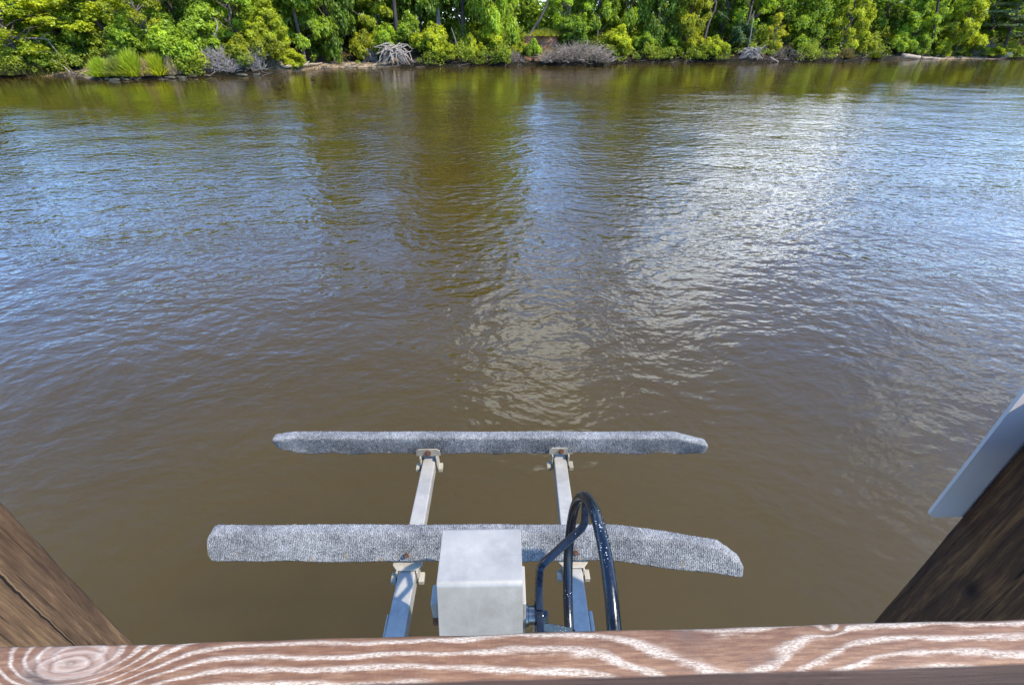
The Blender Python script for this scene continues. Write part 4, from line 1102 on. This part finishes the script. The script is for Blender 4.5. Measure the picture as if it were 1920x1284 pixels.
def bracket(k, y_plate, near, label=None):
    """folded bracket: foot on the arm, upright plate with one rusty bolt against the bunk"""
    bm = bmesh.new(); x = arm_x(k, y_plate); zt = Z(1.9)
    hw = 0.062
    if not near:                                         # plate faces the dock, on the near side of the far bunk
        pts = [(-hw, 0), (-hw, 0.042), (-hw + 0.014, 0.056), (hw - 0.014, 0.056), (hw, 0.042), (hw, 0)]
        z0 = Z(DB) - 0.002
        vs = [bm.verts.new((x + a, y_plate - 0.0015 - b * 0.12, z0 + b)) for a, b in pts]
    else:                                                # only its folded foot shows below the near bunk
        pts = [(-hw, 0.075), (-hw, 0.016), (-hw + 0.02, -0.008), (hw - 0.02, -0.008), (hw, 0.016), (hw, 0.075)]
        z0 = zt + 0.006
        vs = [bm.verts.new((x + a, y_plate + b, z0 + 0.02 * max(0, -b + 0.016) * 10 * 0.2)) for a, b in pts]
    f = bm.faces.new(vs)
    g = bmesh.ops.extrude_face_region(bm, geom=[f])
    bmesh.ops.translate(bm, verts=[v for v in g['geom'] if isinstance(v, bmesh.types.BMVert)], vec=(0, -0.006, 0) if not near else (0, 0, 0.008))
    ye = y_plate - (0.012 if not near else 0.006)
    # cheek plates down both sides of the arm and the clamp bar below
    for s in (-1, 1):
        xx = x + s * 0.042
        box(bm, xx - 0.004, xx + 0.004, ye - 0.010, ye + 0.05, zt - 0.07, z0 + 0.002)
        box(bm, min(xx + s * 0.005, xx + s * 0.027), max(xx + s * 0.005, xx + s * 0.027), ye - 0.026, ye + 0.016, zt - 0.055, zt - 0.030)
    br = part(bm_obj('bunk_bracket', bm, M['bracket'], None, 0.002, 2))
    bm = bmesh.new()
    if not near:
        c = Vector((x, y_plate - 0.016, Z(DB) + 0.028)); ax = (0, -1, 0.2)
    else:
        c = Vector((x + 0.005, y_plate - 0.014 + 0.058 * 0.42, Z(DB) + hb * 0.42)); ax = (0, -1, 0.45)
    disc(bm, c, ax, 0.0155 if not near else 0.011, 0.003, 24); disc(bm, c + Vector(ax).normalized() * 0.004, ax, 0.008, 0.010 if not near else 0.004, 6)
    b = bm_obj('bolt', bm, M['rust']); b.parent = br
for k in range(2):
    bracket(k, 1.737, False); bracket(k, 1.128, True)

# cross beam and mast that carry the arms (below the rail's edge from here)
bm = bmesh.new(); box(bm, -0.52, 0.37, 0.56, 0.655, Z(2.0), Z(1.9)); part(bm_obj('cross_beam', bm, M['arm'], None, 0.005))
bm = bmesh.new(); box(bm, -0.125, 0.008, 0.545, 0.76, -1.55, Z(1.19)); part(bm_obj('mast', bm, M['arm'], None, 0.006))  # mast's unseen depth is shaped to shade the left arm

# gearbox: folded sheet cover, flanges, shaft
def cover():
    bm = bmesh.new()
    t0 = [P(818, 1097, 0.95), P(980, 1091, 0.95), P(976.5, 988.5, 0.95), P(830, 989.5, 0.95)]
    zt, zb = Z(0.95), Z(1.17)
    x0 = (t0[0].x + t0[3].x) / 2; x1 = (t0[1].x + t0[2].x) / 2
    y0 = (t0[0].y + t0[1].y) / 2; y1 = (t0[2].y + t0[3].y) / 2
    hexa(bm, [(x0, y0 - 0.075, zb), (x1, y0 - 0.075, zb), (x1, y1, zb), (x0, y1, zb), (x0, y0, zt), (x1, y0, zt), (x1, y1, zt), (x0, y1, zt)])
    bmesh.ops.bevel(bm, geom=[e for e in bm.edges if abs(e.verts[0].co.z - e.verts[1].co.z) < 1e-5 and e.verts[0].co.z > zb + 0.01 and abs(e.verts[0].co.x - e.verts[1].co.x) > 0.05],
                    offset=0.008, segments=4, profile=0.5, affect='EDGES')
    bmesh.ops.bevel(bm, geom=list(bm.edges), offset=0.0012, segments=1, affect='EDGES', clamp_overlap=True)
    o = bm_obj('gearbox_cover', bm, M['cover']); part(o)
    return x0, x1, y0, y1
CX0, CX1, CY0, CY1 = cover()
AX = Vector((0.0, 0.585, Z(1.185)))          # shaft axis passes through here, along x
bm = bmesh.new(); box(bm, CX1 + 0.002, CX1 + 0.010, 0.555, 0.645, Z(1.28), Z(1.075)); part(bm_obj('side_plate', bm, M['arm'], None, 0.002))
bm = bmesh.new(); box(bm, CX0 - 0.010, CX0 - 0.002, 0.55, 0.648, Z(1.30), Z(1.06)); box(bm, CX0 - 0.026, CX0 - 0.011, 0.555, 0.60, Z(1.13), Z(1.07)); part(bm_obj('side_plate', bm, M['arm'], None, 0.002))
bm = bmesh.new(); disc(bm, (CX0 - 0.022, 0.60, Z(1.19)), (1, 0, 0), 0.03, 0.022, 20); part(bm_obj('end_cap', bm, M['rust'], None, 0.002))
XW = 0.188; HX = 0.073
bm = bmesh.new()
disc(bm, (CX1 + 0.014, AX.y, AX.z), (1, 0, 0), 0.026, 0.009, 28)
disc(bm, ((CX1 + 0.012 + HX) / 2, AX.y, AX.z), (1, 0, 0), 0.0215, HX - CX1 - 0.014, 28)
part(bm_obj('drive_shaft', bm, M['shaft'], None, 0.0015, 2))

# hand wheel: tube rim, dished spokes, hub
RW = 0.270; r_t = 0.0140
V = []; F = []; nu, nv = 140, 16
CT, DT2 = Vector((XW, 0.58, Z(1.1774))), 0.014
def rim_pt(phi, rad, dx=0.0):
    return Vector((XW + dx + DT2 * math.cos(phi) * rad / RW, 0.58 + rad * math.sin(phi), Z(1.1774) + rad * math.cos(phi)))
for i in range(nu):
    ph = 2 * math.pi * i / nu
    c = rim_pt(ph, RW); e = (c - CT).normalized(); ax = Vector((1, 0, 0)) - e * e.x
    for j in range(nv):
        t = 2 * math.pi * j / nv
        V.append(tuple(c + e * r_t * math.cos(t) + ax * r_t * math.sin(t)))
for i in range(nu):
    for j in range(nv):
        F.append((i * nv + j, i * nv + (j + 1) % nv, ((i + 1) % nu) * nv + (j + 1) % nv, ((i + 1) % nu) * nv + j))
wheel = mesh_np('hand_wheel', V, F, M['black'], None, None, True); part(wheel)
def flat_bar(pts, w, th, name):
    """rectangular bar along pts lying in the wheel's radial plane"""
    bm = bmesh.new(); rings = []
    for i, p in enumerate(pts):
        a = pts[max(0, i - 1)]; b = pts[min(len(pts) - 1, i + 1)]
        t = (b - a).normalized(); side = t.cross(Vector((1, 0, 0)))
        if side.length < 0.2: side = t.cross((CT - pts[0]).normalized())
        side.normalize(); nn = t.cross(side).normalized()
        wi = w[i]
        rings.append([bm.verts.new(p + side * sx * wi / 2 + nn * sn * th / 2) for sx, sn in ((-1, -1), (1, -1), (1, 1), (-1, 1))])
    for i in range(len(rings) - 1):
        for k in range(4): bm.faces.new((rings[i][k], rings[i][(k + 1) % 4], rings[i + 1][(k + 1) % 4], rings[i + 1][k]))
    bm.faces.new(rings[0][::-1]); bm.faces.new(rings[-1])
    return bm_obj(name, bm, M['black'], None, 0.0018, 2)
for k in range(3):
    ph = R(46 + 120 * k)
    pr = [(0.258, 0.0), (0.208, -0.002), (0.196, -0.009), (0.116, -0.104), (0.104, -0.113), (0.070, -0.115), (0.020, -0.115)]
    pts = [rim_pt(ph, r, dx) for r, dx in pr]
    s = flat_bar(pts, [0.020, 0.020, 0.021, 0.022, 0.030, 0.044, 0.056], 0.0165, 'spoke'); s.parent = wheel
bm = bmesh.new(); disc(bm, (XW - 0.114, AX.y - 0.004, AX.z), (1, 0, 0), 0.036, 0.020, 32); disc(bm, (XW - 0.100, AX.y - 0.004, AX.z), (1, 0, 0), 0.017, 0.016, 6)
hub = bm_obj('hub', bm, M['black'], None, 0.002); hub.parent = wheel

# ------------------------------------------------------------------ light, sky, camera
SUNV = Vector((0.68, -0.39, 1.0)).normalized()
sun = bpy.data.lights.new('sun', 'SUN'); sun.energy = 4.9; sun.angle = R(0.53); sun.color = (1.0, 0.93, 0.80)
so = link(bpy.data.objects.new('sun', sun)); so.rotation_euler = SUNV.to_track_quat('Z', 'Y').to_euler(); so.location = (30, -20, 60)

wd = bpy.data.worlds.new('World'); scene.world = wd; wd.use_nodes = True
nt = wd.node_tree; nt.nodes.clear(); n = N(nt)
sky = n.node('ShaderNodeTexSky', sky_type='NISHITA'); sky.sun_disc = False
sky.sun_elevation = math.asin(SUNV.z); sky.sun_rotation = math.atan2(SUNV.x, SUNV.y)
sky.air_density = 1.0; sky.dust_density = 0.1; sky.ozone_density = 2.5
d = n.coords('Generated')
dx, dy, dz = n.sep(d)
den = n.math('ADD', n.math('MAXIMUM', dz, 0.0), 0.16)
cmb = n.node('ShaderNodeCombineXYZ'); nt.links.new(n.math('DIVIDE', dx, den), cmb.inputs[0]); nt.links.new(n.math('DIVIDE', dy, den), cmb.inputs[1])
cn = n.noise(cmb.outputs[0], 2.6, 8, 0.6, 0.4)
cn2 = n.noise(cmb.outputs[0], 0.5, 3, 0.5)
def blob(az, el, width):
    v = (math.sin(R(az)) * math.cos(R(el)), math.cos(R(az)) * math.cos(R(el)), math.sin(R(el)))
    return n.maprange(n.vmath('DOT_PRODUCT', d, v), math.cos(R(width)), 1.0, 0.0, 1.0, True)
bias = n.math('MULTIPLY', n.maprange(dx, 0.15, 0.6, 0.0, 1.0, True), 0.03)
for az, el, wdt, k in ((32, 6, 7, 0.20), (28, 14, 8, 0.19), (21, 25, 10, 0.16), (5, 37, 12, 0.20), (50, 18, 26, 0.07), (33, 38, 14, -0.16),
                       (-30, 30, 26, -0.26), (-40, 12, 30, -0.24), (-65, 35, 40, -0.2), (6, 19, 10, -0.2)):
    bias = n.math('ADD', bias, n.math('MULTIPLY', blob(az, el, wdt), k))
cov = n.math('ADD', n.math('ADD', n.math('MULTIPLY', cn, 0.75), n.math('MULTIPLY', cn2, 0.25)), bias)
cm = n.maprange(cov, 0.57, 0.70, 0.0, 1.0, True)
cm = n.math('MULTIPLY', cm, n.maprange(dz, -0.02, 0.05))
ccol = n.mix(n.maprange(cov, 0.62, 0.95), (9.5, 11.0, 13.2), (21.0, 23.0, 26.0))
skyc = n.mix(1.0, sky.outputs[0], (1.36, 1.76, 2.28), 'MULTIPLY')
c = n.mix(cm, skyc, ccol)
bg = n.node('ShaderNodeBackground'); nt.links.new(c, bg.inputs['Color']); bg.inputs['Strength'].default_value = 0.15
wo = n.node('ShaderNodeOutputWorld'); nt.links.new(bg.outputs[0], wo.inputs['Surface'])

cam = bpy.data.cameras.new('camera'); co = link(bpy.data.objects.new('camera', cam))
cam.sensor_width = 36.0; cam.sensor_fit = 'HORIZONTAL'; cam.lens = 36.0 * FOC / 1920.0
cam.clip_start = 0.02; cam.clip_end = 6000
co.location = (0, 0, CAMZ)
co.rotation_euler = (math.pi / 2 - PITCH, 0, -YAW)
scene.camera = co
scene.view_settings.view_transform = 'Standard'; scene.view_settings.look = 'None'
scene.view_settings.exposure = 0.75; scene.view_settings.gamma = 1.0
scene.cycles.max_bounces = 6; scene.cycles.diffuse_bounces = 3; scene.cycles.glossy_bounces = 3; scene.cycles.transmission_bounces = 3
scene.cycles.caustics_reflective = False; scene.cycles.caustics_refractive = False
scene.cycles.sample_clamp_indirect = 6.0
scene.cycles.use_denoising = True
